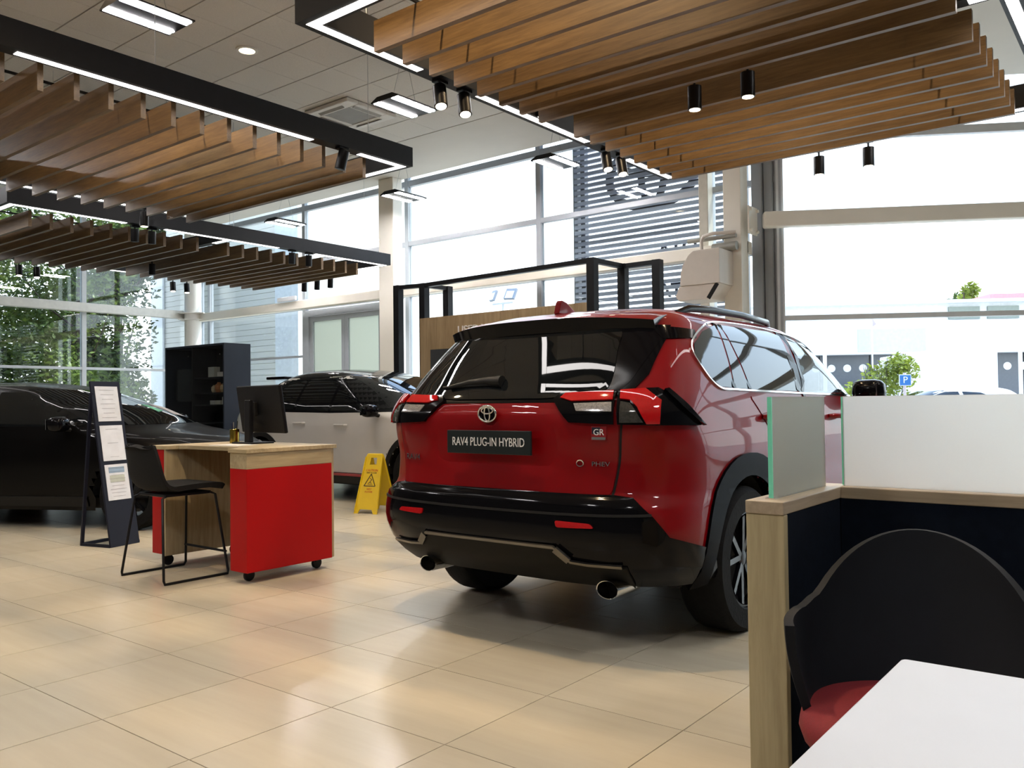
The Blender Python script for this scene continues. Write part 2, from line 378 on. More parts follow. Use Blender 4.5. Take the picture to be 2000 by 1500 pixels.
# grey pier panels between the far wall and the canted wall
pr = MB(); pr.box(-4.17, -4.03, 10.22, 10.45, 0, 5.7); pr.box(-4.02, -3.91, 10.25, 10.45, 0, 5.7)
struct(pr.build('trim_10', mat('grey_pier', (0.24, 0.24, 0.245), 0.45, var=0.1, scale=1.2), bevel=0.01))

# ---- door_1: tall framed double doors with frosted panes in the far wall
dr = empty('door_1', (XL+3.68, YF, 0)); struct(dr)
M_frost = frosted('frosted_pane', (0.60, 0.64, 0.58), 0.8)
f = MB(); f.box(.045, .16, -.06, .06, 0, 2.99); f.box(2.18, 2.29, -.06, .06, 0, 2.99); f.box(.16, 2.18, -.06, .06, 2.87, 2.99); f.build('door_frame', M_alu, dr)
for k, (a, b) in enumerate(((.165, 1.17), (1.175, 2.175))):
    lf = MB(); lf.box(a, a+.09, -.03, .03, .02, 2.86); lf.box(b-.09, b, -.03, .03, .02, 2.86); lf.box(a+.09, b-.09, -.03, .03, 2.77, 2.86); lf.box(a+.09, b-.09, -.03, .03, .02, .25)
    leaf = lf.build('door_leaf', M_alu, dr)
    MB().box(a+.09, b-.09, -.008, .008, .25, 2.77).build('frosted_pane', M_frost, leaf)
    hx = b-.045 if k == 0 else a+.045
    MB().tube([(hx, -.03, 1.0), (hx, -.08, 1.0), (hx, -.08, 1.5), (hx, -.03, 1.5)], .012, 8).build('pull_handle', mat('steel', (0.6, 0.6, 0.6), 0.25, metal=1), leaf)
# fire exit style closer plate above the doors
struct(MB().box(-13.55, -13.0, 9.93, 9.98, 3.155, 3.24).build('trim_11', M_aluw, bevel=0.01))

# ================================================================== CANOPIES OF TIMBER SLATS
M_black = mat('black_metal', (0.0075, 0.008, 0.010), 0.45, var=0.15, spec=0.22)
M_slat = wood('oak_slat', (0.080, 0.045, 0.017), (0.165, 0.100, 0.041), axis=0, rough=0.45, scale=4.0)
M_led = lamp_mat('white_led', (1.0, 0.95, 0.92), 4.5)
M_wire = mat('steel_wire', (0.45, 0.45, 0.44), 0.4, metal=0.6)
def canopy(label, x0, x1, y0, y1, sx0, sx1, slat_ys, cross, led_gaps_r, led_gaps_l):
    root = empty('slatted_canopy', ((x0+x1)/2, (y0+y1)/2, 3.4)); cx, cy = (x0+x1)/2, (y0+y1)/2
    tag(root, label, 'ceiling canopy', 'slatted canopies under the ceiling')
    BW, BH = 0.13, 0.18
    def part(nm, b, m, **k): return b.build(nm, m, root, loc=(-cx, -cy, -3.4) if False else None, **k)
    L = lambda x, y, z: (x-cx, y-cy, z-3.4)
    def bx(x_0, x_1, y_0, y_1, z_0, z_1): return MB().box(x_0-cx, x_1-cx, y_0-cy, y_1-cy, z_0-3.4, z_1-3.4)
    for a, b in ((x0, x0+BW), (x1-BW, x1)): part('side_beam', bx(a, b, y0, y1, 3.4, 3.4+BH), M_black)
    for a, b in ((y0, y0+BW), (y1-BW, y1)): part('end_beam', bx(x0+BW, x1-BW, a, b, 3.4, 3.4+BH), M_black)
    for yc in cross: part('cross_beam', bx(x0+BW, x1-BW, yc-.05, yc+.05, 3.4, 3.4+BH*.8), M_black)
    # hidden carrier bars that the slats hang from
    for xx in (sx0+.35, sx1-.35): part('carrier_bar', bx(xx-.006, xx+.006, y0+BW, y1-BW, 3.452, 3.47), M_black)
    def led(x_0, x_1, y_0, y_1): part('led_strip', bx(x_0, x_1, y_0, y_1, 3.3982, 3.4), M_led)
    def runs(gaps, a, b):
        p = a; out = []
        for g0, g1 in gaps: out.append((p, g0)); p = g1
        return out+[(p, b)]
    for a, b in runs(led_gaps_r, y0+.045, y1-.045): led(x1-.105, x1-.045, a, b)
    for a, b in runs(led_gaps_l, y0+.045, y1-.045): led(x0+.045, x0+.105, a, b)
    for a, b in ((y0+.045, y0+.105), (y1-.105, y1-.045)): led(x0+.11, x1-.11, a, b)
    for yc in cross: led(sx1+.02, x1-.13, yc-.03, yc+.03); led(x0+.13, sx0-.02, yc-.03, yc+.03)
    first = None
    for y in slat_ys:
        if first is None:
            first = MB().box(-(sx1-sx0)/2, (sx1-sx0)/2, -.019, .019, -.0925, .0925).build('slat', M_slat, root, loc=L((sx0+sx1)/2, y, 3.3575)); 
        else:
            o = bpy.data.objects.new('slat', first.data); COL.objects.link(o); o.parent = root; o.location = L((sx0+sx1)/2, y, 3.3575)
    for xx in (x0+.06, x1-.06):
        for yy in (y0+.5, (y0+y1)/2, y1-.5):
            MB().tube([L(xx, yy, 3.58), L(xx, yy, 5.0)], .003, 6).build('suspension_wire', M_wire, root)
    return root
ys3 = [3.42+.2345*k for k in range(17) if k != 8]
canopy('black framed canopy of oak slats hanging above the red car', -3.99, -0.6, 3.06, 7.62, -3.69, -0.89, ys3, [3.42+.2345*8], [(4.0, 4.6)], [(4.02, 4.62), (6.05, 6.72)])
ys1 = [2.42+.235*k for k in range(-6, 13) if k != -3]
canopy('black framed slatted canopy above the reception desk and bar stool', -9.1, -5.58, 0.6, 5.62, -8.8, -5.83, ys1, [2.42-.235*3], [(1.2, 2.2), (4.5, 5.02)], [(2.6, 3.2), (4.7, 5.1)])
ys2 = [9.09-.2345*k for k in range(0, 22) if k != 11]
canopy('farthest slatted canopy, in front of the left glazing and door', -13.6, -9.85, 3.75, 9.4, -13.1, -10.3, ys2, [9.09-.2345*11], [(5.1, 5.6), (7.3, 7.95)], [(5.2, 5.7), (7.6, 8.1)])

# ---- track spotlights, each hung from a beam
M_spot = mat('spot_black', (0.006, 0.006, 0.007), 0.35, var=0.1, spec=.18)
M_warm = lamp_mat('warm_lamp', (1.0, 0.86, 0.62), 7.0)
spot_proto = {}
def spotlight(x, y, tilt, az, label, z=3.4, lit=True, drop=0.045):
    key = (tilt, az, lit, drop)
    if key in spot_proto:
        r = dup(spot_proto[key]); r.location = (x, y, z)
    else:
        r = empty('spotlight', (x, y, z)); spot_proto[key] = r
        MB().box(-.03, .03, -.05, .05, -.018, 0.0).lathe([(0.009, -drop-.03), (0.009, -.015)], 10).build('mount', M_spot, r)
        d = Vector((math.sin(tilt)*math.cos(az), math.sin(tilt)*math.sin(az), -math.cos(tilt)))
        c = Vector((0, 0, -drop-.06)); a, b = c-d*.075, c+d*.085
        body = MB().tube([a, a+d*.001, b-d*.001, b], [.042, .047, .047, .045], 20).build('barrel', M_spot, r, auto=40)
        MB().tube([b+d*.0005, b+d*.0025], .037, 20).build('lens', M_warm if lit else M_spot, body)
    tag(r, label, 'spotlight', 'track spotlights on the canopies'); return r
t3 = 0.32
for lab, x, y in (('tilted spotlight, left of the near pair on the red car canopy left beam', -3.99, 4.24), ('tilted spotlight, right of the near pair on the red car canopy left beam', -3.97, 4.47),
                  ('tilted spotlight, left of the far pair on the red car canopy left beam', -3.95, 6.34), ('tilted spotlight, right of the far pair on the red car canopy left beam', -3.93, 6.56)):
    spotlight(x+.05, y, t3, -0.6, lab)
for lab, x, y in (('upright black spotlight below mid slats of the right canopy, left of two', -2.55, 5.30), ('upright black spotlight below mid slats of the right canopy, right of two', -2.17, 5.30),
                  ('upright spotlight at the red car canopy far end before bright glass, left of two', -2.45, 7.56), ('upright spotlight at the red car canopy far end before bright glass, right of two', -2.03, 7.56)):
    spotlight(x, y, 0.0, 0, lab, drop=.085)
spotlight(-5.62, 4.80, -.25, 0.6, 'dark spotlight turned away, on the near beam of the canopy above the desk', lit=False)
spotlight(-9.03, 4.85, 0.0, 0, 'upright spotlight on the far beam of the canopy above the desk', drop=.06)
for lab, x, y in (('first black spotlight from the left on the near beam of the farthest canopy', -10.0, 5.25), ('second black spotlight from the left on the near beam of the farthest canopy', -9.98, 5.46),
                  ('third black spotlight from the left on the near beam of the farthest canopy', -9.93, 7.54), ('fourth black spotlight from the left on the near beam of the farthest canopy', -9.92, 7.83)):
    spotlight(x, y, .12, 2.6, lab, lit=False, drop=.05)
for lab, x, y in (('leftmost spotlight below the farthest canopy, against trees', -13.53, 5.32), ('second spotlight from left below the farthest canopy, against trees', -13.53, 5.57), ('left spotlight of the pair below the farthest canopy before white cladding', -13.5, 7.76), ('right spotlight of the pair below the farthest canopy before white cladding', -13.5, 8.02)):
    spotlight(x, y, .15, -.3, lab, drop=.10)
for lab, x, y in (('left spotlight of three at the end of the farthest canopy beside a tree top', -11.95, 9.33), ('middle spotlight of three at the end of the farthest canopy beside a tree top', -11.6, 9.33), ('right spotlight of three at the end of the farthest canopy beside a tree top', -11.25, 9.33)):
    spotlight(x, y, .22, 2.6, lab, lit=False, drop=.09)
spotlight(-11.9, 6.51, 0, 0, 'lone spotlight in the middle gap of the farthest canopy', drop=.12, lit=False)

# ---- pendant high-bay lights
M_tube = lamp_mat('led_tube', (1.0, 0.97, 0.98), 95.0)
def pendant():
    r = empty('pendant_light'); w, l, h = .21, .30, .055
    hb = MB(); top = [(-w*.55, h), (w*.55, h), (w, .012), (w, 0), (-w, 0), (-w, .012)]
    hb.prism(top, lambda a, b, t: (a, t, b), -l, l); hb.build('housing', M_black, r)
    for s in (-1, 1):
        for k in (-1, 1):
            MB().box(s*.135+k*.026-.015, s*.135+k*.026+.015, -l*.96, l*.96, -.004, 0).build('led_tube', M_tube, r)
    for s in (-1, 1): MB().tube([(0, s*.18, h), (0, s*.02, .60)], .0025, 6).build('suspension_wire', M_wire, r)
    return r
pp = None
for lab, x, y in (('pendant light with bright tubes nearest the top left corner', -6.60, 3.58), ('pendant light hanging between the two nearer canopies', -6.52, 6.45), ('pendant light hanging before the louvred screen', -6.50, 9.28), ('pendant light hanging before the tall cream column', -9.40, 9.26), ('farthest pendant light, hanging above the doors', -12.35, 9.24),
    ('added fill pendant behind the camera, left of three', -6.5, -1.2), ('added fill pendant behind the camera, middle of three', -3.2, -1.2), ('added fill pendant behind the camera, right of three', .4, -1.2), ('added fill pendant over the booth, right of the red car canopy', 1.2, 2.6), ('added fill pendant beside the red car canopy, far right', 1.4, 6.4), ('added fill pendant at the back wall of the showroom, left', -9.6, -1.2), ('added fill pendant out of frame above the black hatchback', -12.4, 2.4)):  # pendants on this line are out of view, added as fill light
    if pp is None: pp = o = pendant()
    else: o = dup(pp)
    o.location = (x, y, 4.40); tag(o, lab, 'light', 'pendant high-bay lights')
# ---- recessed downlights, real lamps
def downlight(x, y, lab, power):
    r = empty('downlight', (x, y, 5.0)); tag(r, lab, 'light', 'recessed ceiling downlights')
    MB().lathe([(.115, -.001), (.115, -.012), (.085, -.016), (.085, -.002)], 28, caps=False).build('trim_ring', M_white, r, auto=50)
    MB().lathe([(.0, -.004), (.085, -.004)], 28, caps=False).build('lens', lamp_mat('downlight_lens', (1.0, 0.8, 0.5), 3.0), r)
    li = bpy.data.lights.new('downlight_lamp', 'SPOT'); li.energy = power; li.color = (1.0, 0.72, 0.42); li.spot_size = 2.2; li.spot_blend = 0.6; li.shadow_soft_size = 0.05
    lo = bpy.data.objects.new('downlight_lamp', li); COL.objects.link(lo); lo.parent = r; lo.location = (0, 0, -.03)
downlight(-7.76, 5.32, 'warm round downlight in the ceiling between two canopies', 40)
downlight(-7.62, 7.60, 'warm round downlight beside the pendant between the canopies', 40)
for x, y, w_, e_ in ((-6.5, 2.95, 'above the desk canopy', 120), (-3.1, 2.5, 'above the near left end of the red car canopy', 150), (-3.2, 5.45, 'above the far left of the red car canopy', 120), (-1.1, 5.45, 'above the right end of the red car canopy', 70)):
    downlight(x, y, 'warm round downlight in the ceiling '+w_, e_)
# ---- ceiling cassette air conditioner
ac = tag(empty('air_conditioner', (-8.41, 7.33, 4.995)), 'square white ceiling air conditioner with grey grille', 'air conditioner')
fr = MB(); fr.box(-.42, .42, -.42, -.24, -.05, 0); fr.box(-.42, .42, .24, .42, -.05, 0); fr.box(-.42, -.24, -.24, .24, -.05, 0); fr.box(.24, .42, -.24, .24, -.05, 0)
fr.build('panel', M_white, ac, bevel=.012)
gr = MB(); gr.box(-.24, .24, -.24, .24, -.04, -.01)
gr.build('grille', mat('grey_grille', (0.28, 0.27, 0.25), 0.6), ac)
for k in range(4):
    a = k*PI/2; MB().obox((math.cos(a)*.33, math.sin(a)*.33, -.053), (-math.sin(a), math.cos(a), 0), (math.cos(a), math.sin(a), .4), (0, 0, 1), .46, .06, .008).build('louvre_flap', mat('flap', (0.35, 0.34, 0.32), 0.6), ac)

# ================================================================== CARS
def pchip(xs, ys, x):
    h = np.diff(xs); d = np.diff(ys)/h; m = np.zeros(len(xs))
    for i in range(1, len(xs)-1):
        if d[i-1]*d[i] > 0:
            w1 = 2*h[i]+h[i-1]; w2 = h[i]+2*h[i-1]; m[i] = (w1+w2)/(w1/d[i-1]+w2/d[i])
    m[0] = d[0]; m[-1] = d[-1]
    i = np.clip(np.searchsorted(xs, x)-1, 0, len(xs)-2); t = np.clip((x-xs[i])/h[i], 0, 1); t2 = t*t; t3 = t2*t
    return (2*t3-3*t2+1)*ys[i]+(t3-2*t2+t)*h[i]*m[i]+(-2*t3+3*t2)*ys[i+1]+(t3-t2)*h[i]*m[i+1]
class Shell:
    """car body as stacked plan contours; rows: z, rear y, front y, half width, rear corner depth, exponent, front corner depth, exponent"""
    def __init__(s, rows): s.T = np.array(rows, float); s.zs = s.T[:, 0]
    def par(s, z):
        z = np.clip(z, s.zs[0], s.zs[-1]); return [pchip(s.zs, s.T[:, k], z) for k in range(1, 8)]
    def S(s, u, z, K=72):
        u, z = np.broadcast_arrays(np.asarray(u, float), np.asarray(z, float)); sh = u.shape; u = u.ravel(); z = z.ravel()
        yr, yf, w, Dr, nr, Df, nf = s.par(z); t = np.linspace(0, PI/2, K)
        def corner(D, n, fr):
            e = (2/n)[:, None]; X = w[:, None]*np.sin(t)[None]**e; Y = D[:, None]*(1-np.maximum(np.cos(t), 0)[None]**e)
            L = np.concatenate([np.zeros((len(w), 1)), np.cumsum(np.hypot(np.diff(X, axis=1), np.diff(Y, axis=1)), 1)], 1); L /= L[:, -1:]
            return (np.array([np.interp(fr[i], L[i], X[i]) for i in range(len(w))]), np.array([np.interp(fr[i], L[i], Y[i]) for i in range(len(w))]))
        x1, y1 = corner(Dr, nr, np.clip(u, 0, 1)); x3, y3 = corner(Df, nf, np.clip(3-u, 0, 1))
        ys = yr+Dr+(yf-Df-yr-Dr)*np.clip(u-1, 0, 1)
        return np.stack([np.where(u <= 1, x1, np.where(u >= 2, x3, w)), np.where(u <= 1, yr+y1, np.where(u >= 2, yf-y3, ys)), z], 1).reshape(sh+(3,))
    def at(s, dom, a, b):
        a = np.asarray(a, float); b = np.asarray(b, float)
        if dom == 'U':
            p = s.S(np.abs(a), b); p[..., 0] *= np.where(a < 0, -1, 1); return p
        yr, yf, w, Dr, nr, Df, nf = s.par(b)
        if dom == 'R':
            q = np.minimum(np.abs(a)/w, .9999); return np.stack([a, yr+Dr*(1-(1-q**nr)**(1/nr)), b], -1)
        if dom == 'F':
            q = np.minimum(np.abs(a)/w, .9999); return np.stack([a, yf-Df*(1-(1-q**nf)**(1/nf)), b], -1)
        c = np.clip((yr+Dr-a)/Dr, 0, .9999); d = np.clip((a-(yf-Df))/Df, 0, .9999)
        return np.stack([w*(1-c**nr)**(1/nr)*(1-d**nf)**(1/nf), a, b], -1)
    def nrm(s, dom, a, b):
        e = 3e-3; a = np.asarray(a, float); b = np.asarray(b, float)
        n = np.cross(s.at(dom, a+e, b)-s.at(dom, a-e, b), s.at(dom, a, b+e)-s.at(dom, a, b-e)); n /= np.linalg.norm(n, axis=-1, keepdims=True)+1e-12
        return n
SGN = {'R': 1, 'S': 1, 'F': -1, 'U': 1}
def pin(poly, x, y):
    c = False
    for i in range(len(poly)):
        (x1, y1), (x2, y2) = poly[i-1], poly[i]
        if (y1 > y) != (y2 > y) and x < (x2-x1)*(y-y1)/(y2-y1)+x1: c = not c
    return c
def refine(poly, h, sa=1.0):
    out = []
    for i in range(len(poly)):
        a, b = poly[i-1], poly[i]; n = max(1, int(math.hypot((b[0]-a[0])*sa, b[1]-a[1])/h))
        for k in range(n): out.append((a[0]+(b[0]-a[0])*k/n, a[1]+(b[1]-a[1])*k/n))
    return out
def rounded(poly, r, n=4):
    """round the corners of a 2d polygon"""
    out = []
    for i in range(len(poly)):
        p0, p, p1 = Vector(poly[i-1]), Vector(poly[i]), Vector(poly[(i+1) % len(poly)])
        a, b = p0-p, p1-p; k = min(r, a.length*.45, b.length*.45)
        a = p+a.normalized()*k; b = p+b.normalized()*k
        for j in range(n+1):
            t = j/n; q = a*(1-t)**2+p*(2*t*(1-t))+b*t*t; out.append((q.x, q.y))
    return out
def smoothpoly(pts, n=6):
    """open Catmull-Rom polyline"""
    P = [Vector(p) for p in pts]; out = []
    for i in range(len(P)-1):
        p0, p1, p2, p3 = P[max(i-1, 0)], P[i], P[i+1], P[min(i+2, len(P)-1)]
        for k in range(n):
            t = k/n; out.append(tuple(0.5*((2*p1)+(p2-p0)*t+(2*p0-5*p1+4*p2-p3)*t*t+(3*p1-p0-3*p2+p3)*t**3)))
    return out+[tuple(P[-1])]
def patch(sh, name, dom, poly, m, parent, off=0.003, rim=0.012, h=0.04, side=1, sa=1.0, label=None, dish=None):
    """panel cut from the body surface: polygon in surface coordinates, lifted by off, with a rim back to the body"""
    pl = refine(poly, h, sa)
    xs = [p[0] for p in pl]; ys = [p[1] for p in pl]; pts = list(pl)
    hx = h/sa
    nx, ny = int((max(xs)-min(xs))/hx)+1, int((max(ys)-min(ys))/h)+1
    ed = np.array(pl); ee = np.roll(ed, -1, 0)
    for i in range(1, nx):
        for j in range(1, ny):
            x = min(xs)+i*hx; y = min(ys)+j*h
            if pin(pl, x, y):
                d = ((x-ed[:, 0])*sa)**2+(y-ed[:, 1])**2
                if d.min() > (h*.45)**2: pts.append((x, y))
    n = len(pl)
    r = delaunay_2d_cdt([Vector((p[0]*sa, p[1])) for p in pts], [(i, (i+1) % n) for i in range(n)], [], 1, 1e-6)
    V2 = np.array([(v.x/sa, v.y) for v in r[0]]); F = [tuple(f) for f in r[2]]
    orig = r[3]
    lookup = {}
    for k, o in enumerate(orig):
        for i in o: lookup[i] = k
    P = sh.at(dom, V2[:, 0], V2[:, 1]); N = sh.nrm(dom, V2[:, 0], V2[:, 1])*SGN[dom]
    ext = off if dish is None else off+np.array([dish(a, b) for a, b in V2])[:, None]
    A = P+N*ext
    if side < 0: A = A*np.array([-1, 1, 1]); N = N*np.array([-1, 1, 1])
    Pb = P-N*np.array([side if side < 0 else 1, 1, 1])*0 if False else P
    loop = [lookup[i] for i in range(n) if i in lookup]
    B0 = P[loop]; Nb = (sh.nrm(dom, V2[loop, 0], V2[loop, 1])*SGN[dom]); Bk = B0+Nb*(off-rim)
    if side < 0: Bk = Bk*np.array([-1, 1, 1])
    vs = [tuple(p) for p in A]; k0 = len(vs); vs += [tuple(A[i]) for i in loop]; k1 = len(vs); vs += [tuple(p) for p in Bk]
    # orient faces by the normal
    fs = []
    for f in F:
        a, b, c = (Vector(A[i]) for i in f[:3]); g = (b-a).cross(c-a)
        fs.append(f if g.dot(Vector(N[f[0]])) >= 0 else tuple(reversed(f)))
    nf = len(fs); q = len(loop); cen = A.mean(0)
    for i in range(q):
        j = (i+1) % q; f = (k0+i, k0+j, k1+j, k1+i)
        fs.append(f)
    me = bpy.data.meshes.new(name); me.from_pydata(vs, [], fs); me.update(); me.materials.append(m)
    me.polygons.foreach_set('use_smooth', [True]*nf+[False]*q)
    ln = np.zeros((len(me.loops), 3), np.float32)
    for p in me.polygons:
        if p.index < nf:
            for li in p.loop_indices: ln[li] = N[me.loops[li].vertex_index]
        else:
            for li in p.loop_indices: ln[li] = p.normal
    if dish is None: me.normals_split_custom_set(ln.tolist())
    o = bpy.data.objects.new(name, me); COL.objects.link(o); o.parent = parent
    if label: o['label'] = label
    return o
def strip(sh, name, dom, line, wid, m, parent, off=0.002, th=0.004, side=1, closed=False, h=0.05, smooth=True):
    """raised or inlaid ribbon along a line on the body"""
    L = line if not smooth else smoothpoly(list(line)+([line[0]] if closed else []), 5)
    if closed and smooth: L = L[:-1]
    a = np.array([p[0] for p in L]); b = np.array([p[1] for p in L])
    P = sh.at(dom, a, b); N = sh.nrm(dom, a, b)*SGN[dom]; n = len(P)
    T = np.roll(P, -1, 0)-np.roll(P, 1, 0)
    if not closed: T[0] = P[1]-P[0]; T[-1] = P[-1]-P[-2]
    T /= np.linalg.norm(T, axis=1, keepdims=True)+1e-9
    Q = np.cross(N, T); vs = []; fs = []
    for i in range(n):
        for s_, o_ in ((-1, off-th), (-1, off), (1, off), (1, off-th)): vs.append(tuple((P[i]+Q[i]*s_*wid/2+N[i]*o_)*np.array([side, 1, 1])))
    for i in range(n if closed else n-1):
        j = (i+1) % n
        for k in range(3): fs.append((i*4+k, i*4+k+1, j*4+k+1, j*4+k))
    mb = MB(); mb.add(vs, fs); return mb.build(name, m, parent)
def body_mesh(sh, name, m, parent, nu=(26, 46, 30), nz=64, wheels=(), rw=0.40, cut=None, off=0.0):
    """whole body skin on a regular grid; wheel openings and window openings left out"""
    us = np.concatenate([np.linspace(0, 1, nu[0])[:-1], np.linspace(1, 2, nu[1])[:-1], np.linspace(2, 3, nu[2])])
    z0, z1 = sh.zs[0], sh.zs[-1]; t = np.linspace(0, 1, nz); zs = z0+(z1-z0)*(0.75*t+0.25*(1-(1-t)**2))
    U, Z = np.meshgrid(us, zs); P = sh.at('U', U, Z); vs = []; fs = []; k = len(us)
    for s_ in (1, -1):
        b = len(vs); vs += [tuple(p*np.array([s_, 1, 1])) for p in P.reshape(-1, 3)]
        for i in range(nz-1):
            for j in range(k-1):
                c = (P[i, j]+P[i+1, j+1])/2
                if any(math.hypot(c[1]-wy, c[2]-wz) < rw and abs(c[0]) > .5 for wy, wz in wheels): continue
                if cut and cut(c, s_): continue
                f = (b+i*k+j, b+i*k+j+1, b+(i+1)*k+j+1, b+(i+1)*k+j); fs.append(f if s_ > 0 else tuple(reversed(f)))
    t = (nz-1)*k
    fs.append(tuple([t+j for j in range(k)]+[nz*k+t+j for j in range(k-1, -1, -1)]))
    me = bpy.data.meshes.new(name); me.from_pydata(vs, [], fs); me.update()
    bm = bmesh.new(); bm.from_mesh(me); bmesh.ops.remove_doubles(bm, verts=bm.verts[:], dist=0.0008); bm.to_mesh(me); bm.free()
    me.materials.append(m); me.polygons.foreach_set('use_smooth', [True]*len(me.polygons))
    o = bpy.data.objects.new(name, me); COL.objects.link(o); o.parent = parent; return o
M_tyre = mat('tyre_rubber', (0.006, 0.006, 0.0065), 0.75, spec=.15, var=0.2, scale=40, bump=0.2)
M_gloss = mat('gloss_black', (0.003, 0.003, 0.004), 0.10, coat=0.0, var=0.05, spec=0.15)
M_clad = mat('gloss_cladding', (0.002, 0.002, 0.003), 0.2, spec=0.02)
M_trim = mat('black_plastic', (0.008, 0.008, 0.008), 0.55, spec=.25, var=0.1, scale=60, bump=0.1, bscale=300)
M_under = mat('underbody', (0.006, 0.006, 0.006), 0.9)
M_chrome = mat('chrome', (0.75, 0.75, 0.74), 0.08, metal=1.0, var=0.02)
M_rim = mat('machined_alloy', (0.45, 0.45, 0.47), 0.22, metal=1.0, var=0.05)
M_rimd = mat('dark_alloy', (0.004, 0.004, 0.005), 0.22, coat=0.1, spec=.15)
M_dglass = mat('privacy_glass', (0.004, 0.005, 0.006), 0.02, var=0.05, spec=0.55)
M_cglass = glass('car_glass', (0.55, 0.60, 0.60), refl=1.4)
M_seam = mat('panel_gap', (0.002, 0.002, 0.002), 0.9)
M_redlens = mat('red_lamp_lens', (0.42, 0.004, 0.006), 0.05, coat=0.8, var=0.1, scale=80, emis=0.0)
M_clear = mat('clear_lamp', (0.42, 0.42, 0.43), 0.12, metal=0.6, var=0.35, scale=120)
def wheel(parent, loc, r, wd, out, spokes=5, twin=True, rim_r=0.66, bright=M_rim):
    """tyre with rim, spokes and hub; out = +1 right side of the car, -1 left"""
    ty = MB(); w2 = wd/2; rr = r*rim_r
    prof = [(rr, -w2*.92), (rr*1.04, -w2), (r*.93, -w2), (r*.985, -w2*.80), (r, -w2*.66), (r, w2*.66), (r*.985, w2*.80), (r*.93, w2), (rr*1.04, w2), (rr, w2*.92)]
    ty.lathe(prof, 48, (0, 0, 0), axis=0, caps=False)
    for g in (-.4, -.13, .13, .4):
        ty.lathe([(r*1.0005, w2*g-.004), (r*1.0005, w2*g+.004)], 48, (0, 0, 0), axis=0, caps=False)
    t = ty.build('tyre', M_tyre, parent, loc=loc, auto=40)
    bl = MB(); bl.lathe([(rr*.99, -w2*.9), (rr*.93, -w2*.8), (rr*.90, w2*.5*1)], 48, axis=0, caps=False)
    bl.lathe([(0.0, -w2*.2*out), (rr*.72, -w2*.2*out)], 40, axis=0, caps=False)
    bl.build('brake_disc', mat('brake_disc', (0.08, 0.08, 0.08), 0.4, metal=0.8), t, auto=40)
    rm = MB(); x1 = w2*.86*out; x2 = w2*.60*out
    rm.lathe([(rr*1.02, x1), (rr*.955, x1*1.01), (rr*.945, x2*.8)], 48, axis=0, caps=False)
    for k in range(spokes):
        a = 2*PI*k/spokes+.3
        for da in ((-.17, .17) if twin else (0,)):
            p0 = Vector((x2, math.cos(a+da*.55)*rr*.16, math.sin(a+da*.55)*rr*.16)); p1 = Vector((x1*.97, math.cos(a+da*1.6)*rr*.95, math.sin(a+da*1.6)*rr*.95))
            rm.bar(p0, p1, r*.075, .022, up=(1, 0, 0))
    rm.lathe([(rr*.20, x2*.8), (rr*.20, x2*1.08), (rr*.12, x2*1.16), (0.0, x2*1.17)], 24, axis=0, caps=False)
    o = rm.build('rim', bright, t, auto=35)
    return t
def mirror_pod(parent, c, s, m, sz=(.10, .13, .075)):
    mb = MB(); n = 14
    for i in range(9):
        a = -PI/2+PI*i/8; rr = math.cos(a); yy = math.sin(a)
        for j in range(n):
            q = 2*PI*j/n; cx = abs(math.cos(q))**.6*math.copysign(1, math.cos(q)); sz_ = abs(math.sin(q))**.6*math.copysign(1, math.sin(q))
            mb.v.append((c[0]+s*.0+sz[0]*cx*max(rr, .02)**.5, c[1]+sz[1]*yy*.6, c[2]+sz[2]*sz_*max(rr, .02)**.5))
    for i in range(8):
        for j in range(n): mb.f.append((i*n+j, i*n+(j+1) % n, (i+1)*n+(j+1) % n, (i+1)*n+j)); mb.m.append(0)
    mb.f.append(tuple(range(n))); mb.m.append(0)
    o = mb.build('door_mirror', m, parent, auto=60)
    MB().tube([(c[0]-s*.13, c[1]+.02, c[2]-.06), (c[0]-s*.05, c[1], c[2]-.04)], .022, 8).build('mirror_arm', M_trim, o)
    MB().box(c[0]-.075, c[0]+.075, c[1]-.083, c[1]-.078, c[2]-.05, c[2]+.05).build('mirror_glass', M_chrome, o)
    return o
def arch_poly(wy, wz, r, zlow, n=20, sq=1.0):
    a0 = math.asin(max(-1, min(1, (zlow-wz)/r))); out = []
    for i in range(n+1):
        a = PI-a0-(PI-2*a0)*i/n; c, s_ = math.cos(a), math.sin(a)
        out.append((wy+r*math.copysign(abs(c)**sq, c), wz+r*math.copysign(abs(s_)**sq, s_)))
    return out
def ring(sh, name, wy, wz, r0, r1, zlow, m, parent, off, side, sq=1.0):
    a = arch_poly(wy, wz, r1, zlow, 24, sq); b = arch_poly(wy, wz, r0, zlow, 24, 1.0)
    return patch(sh, name, 'S', a+b[::-1], m, parent, off=off, rim=.03, h=.05, side=side)
def wells(parent, wheels, rw, half):
    mb = MB()
    for wy, wz in wheels:
        for s_ in (1, -1):
            x0, x1 = s_*(half-.36), s_*(half-.03); n = 20
            pr = [(wy+rw*math.cos(PI*i/n), wz+rw*math.sin(PI*i/n)) for i in range(n+1)]
            for i in range(n): mb.add([(x0, *pr[i]), (x1, *pr[i]), (x1, *pr[i+1]), (x0, *pr[i+1])], [(0, 1, 2, 3)])
            mb.add([(x0, *p) for p in pr], [tuple(range(n+1))])
            mb.build('wheel_well', M_under, parent); mb = MB()

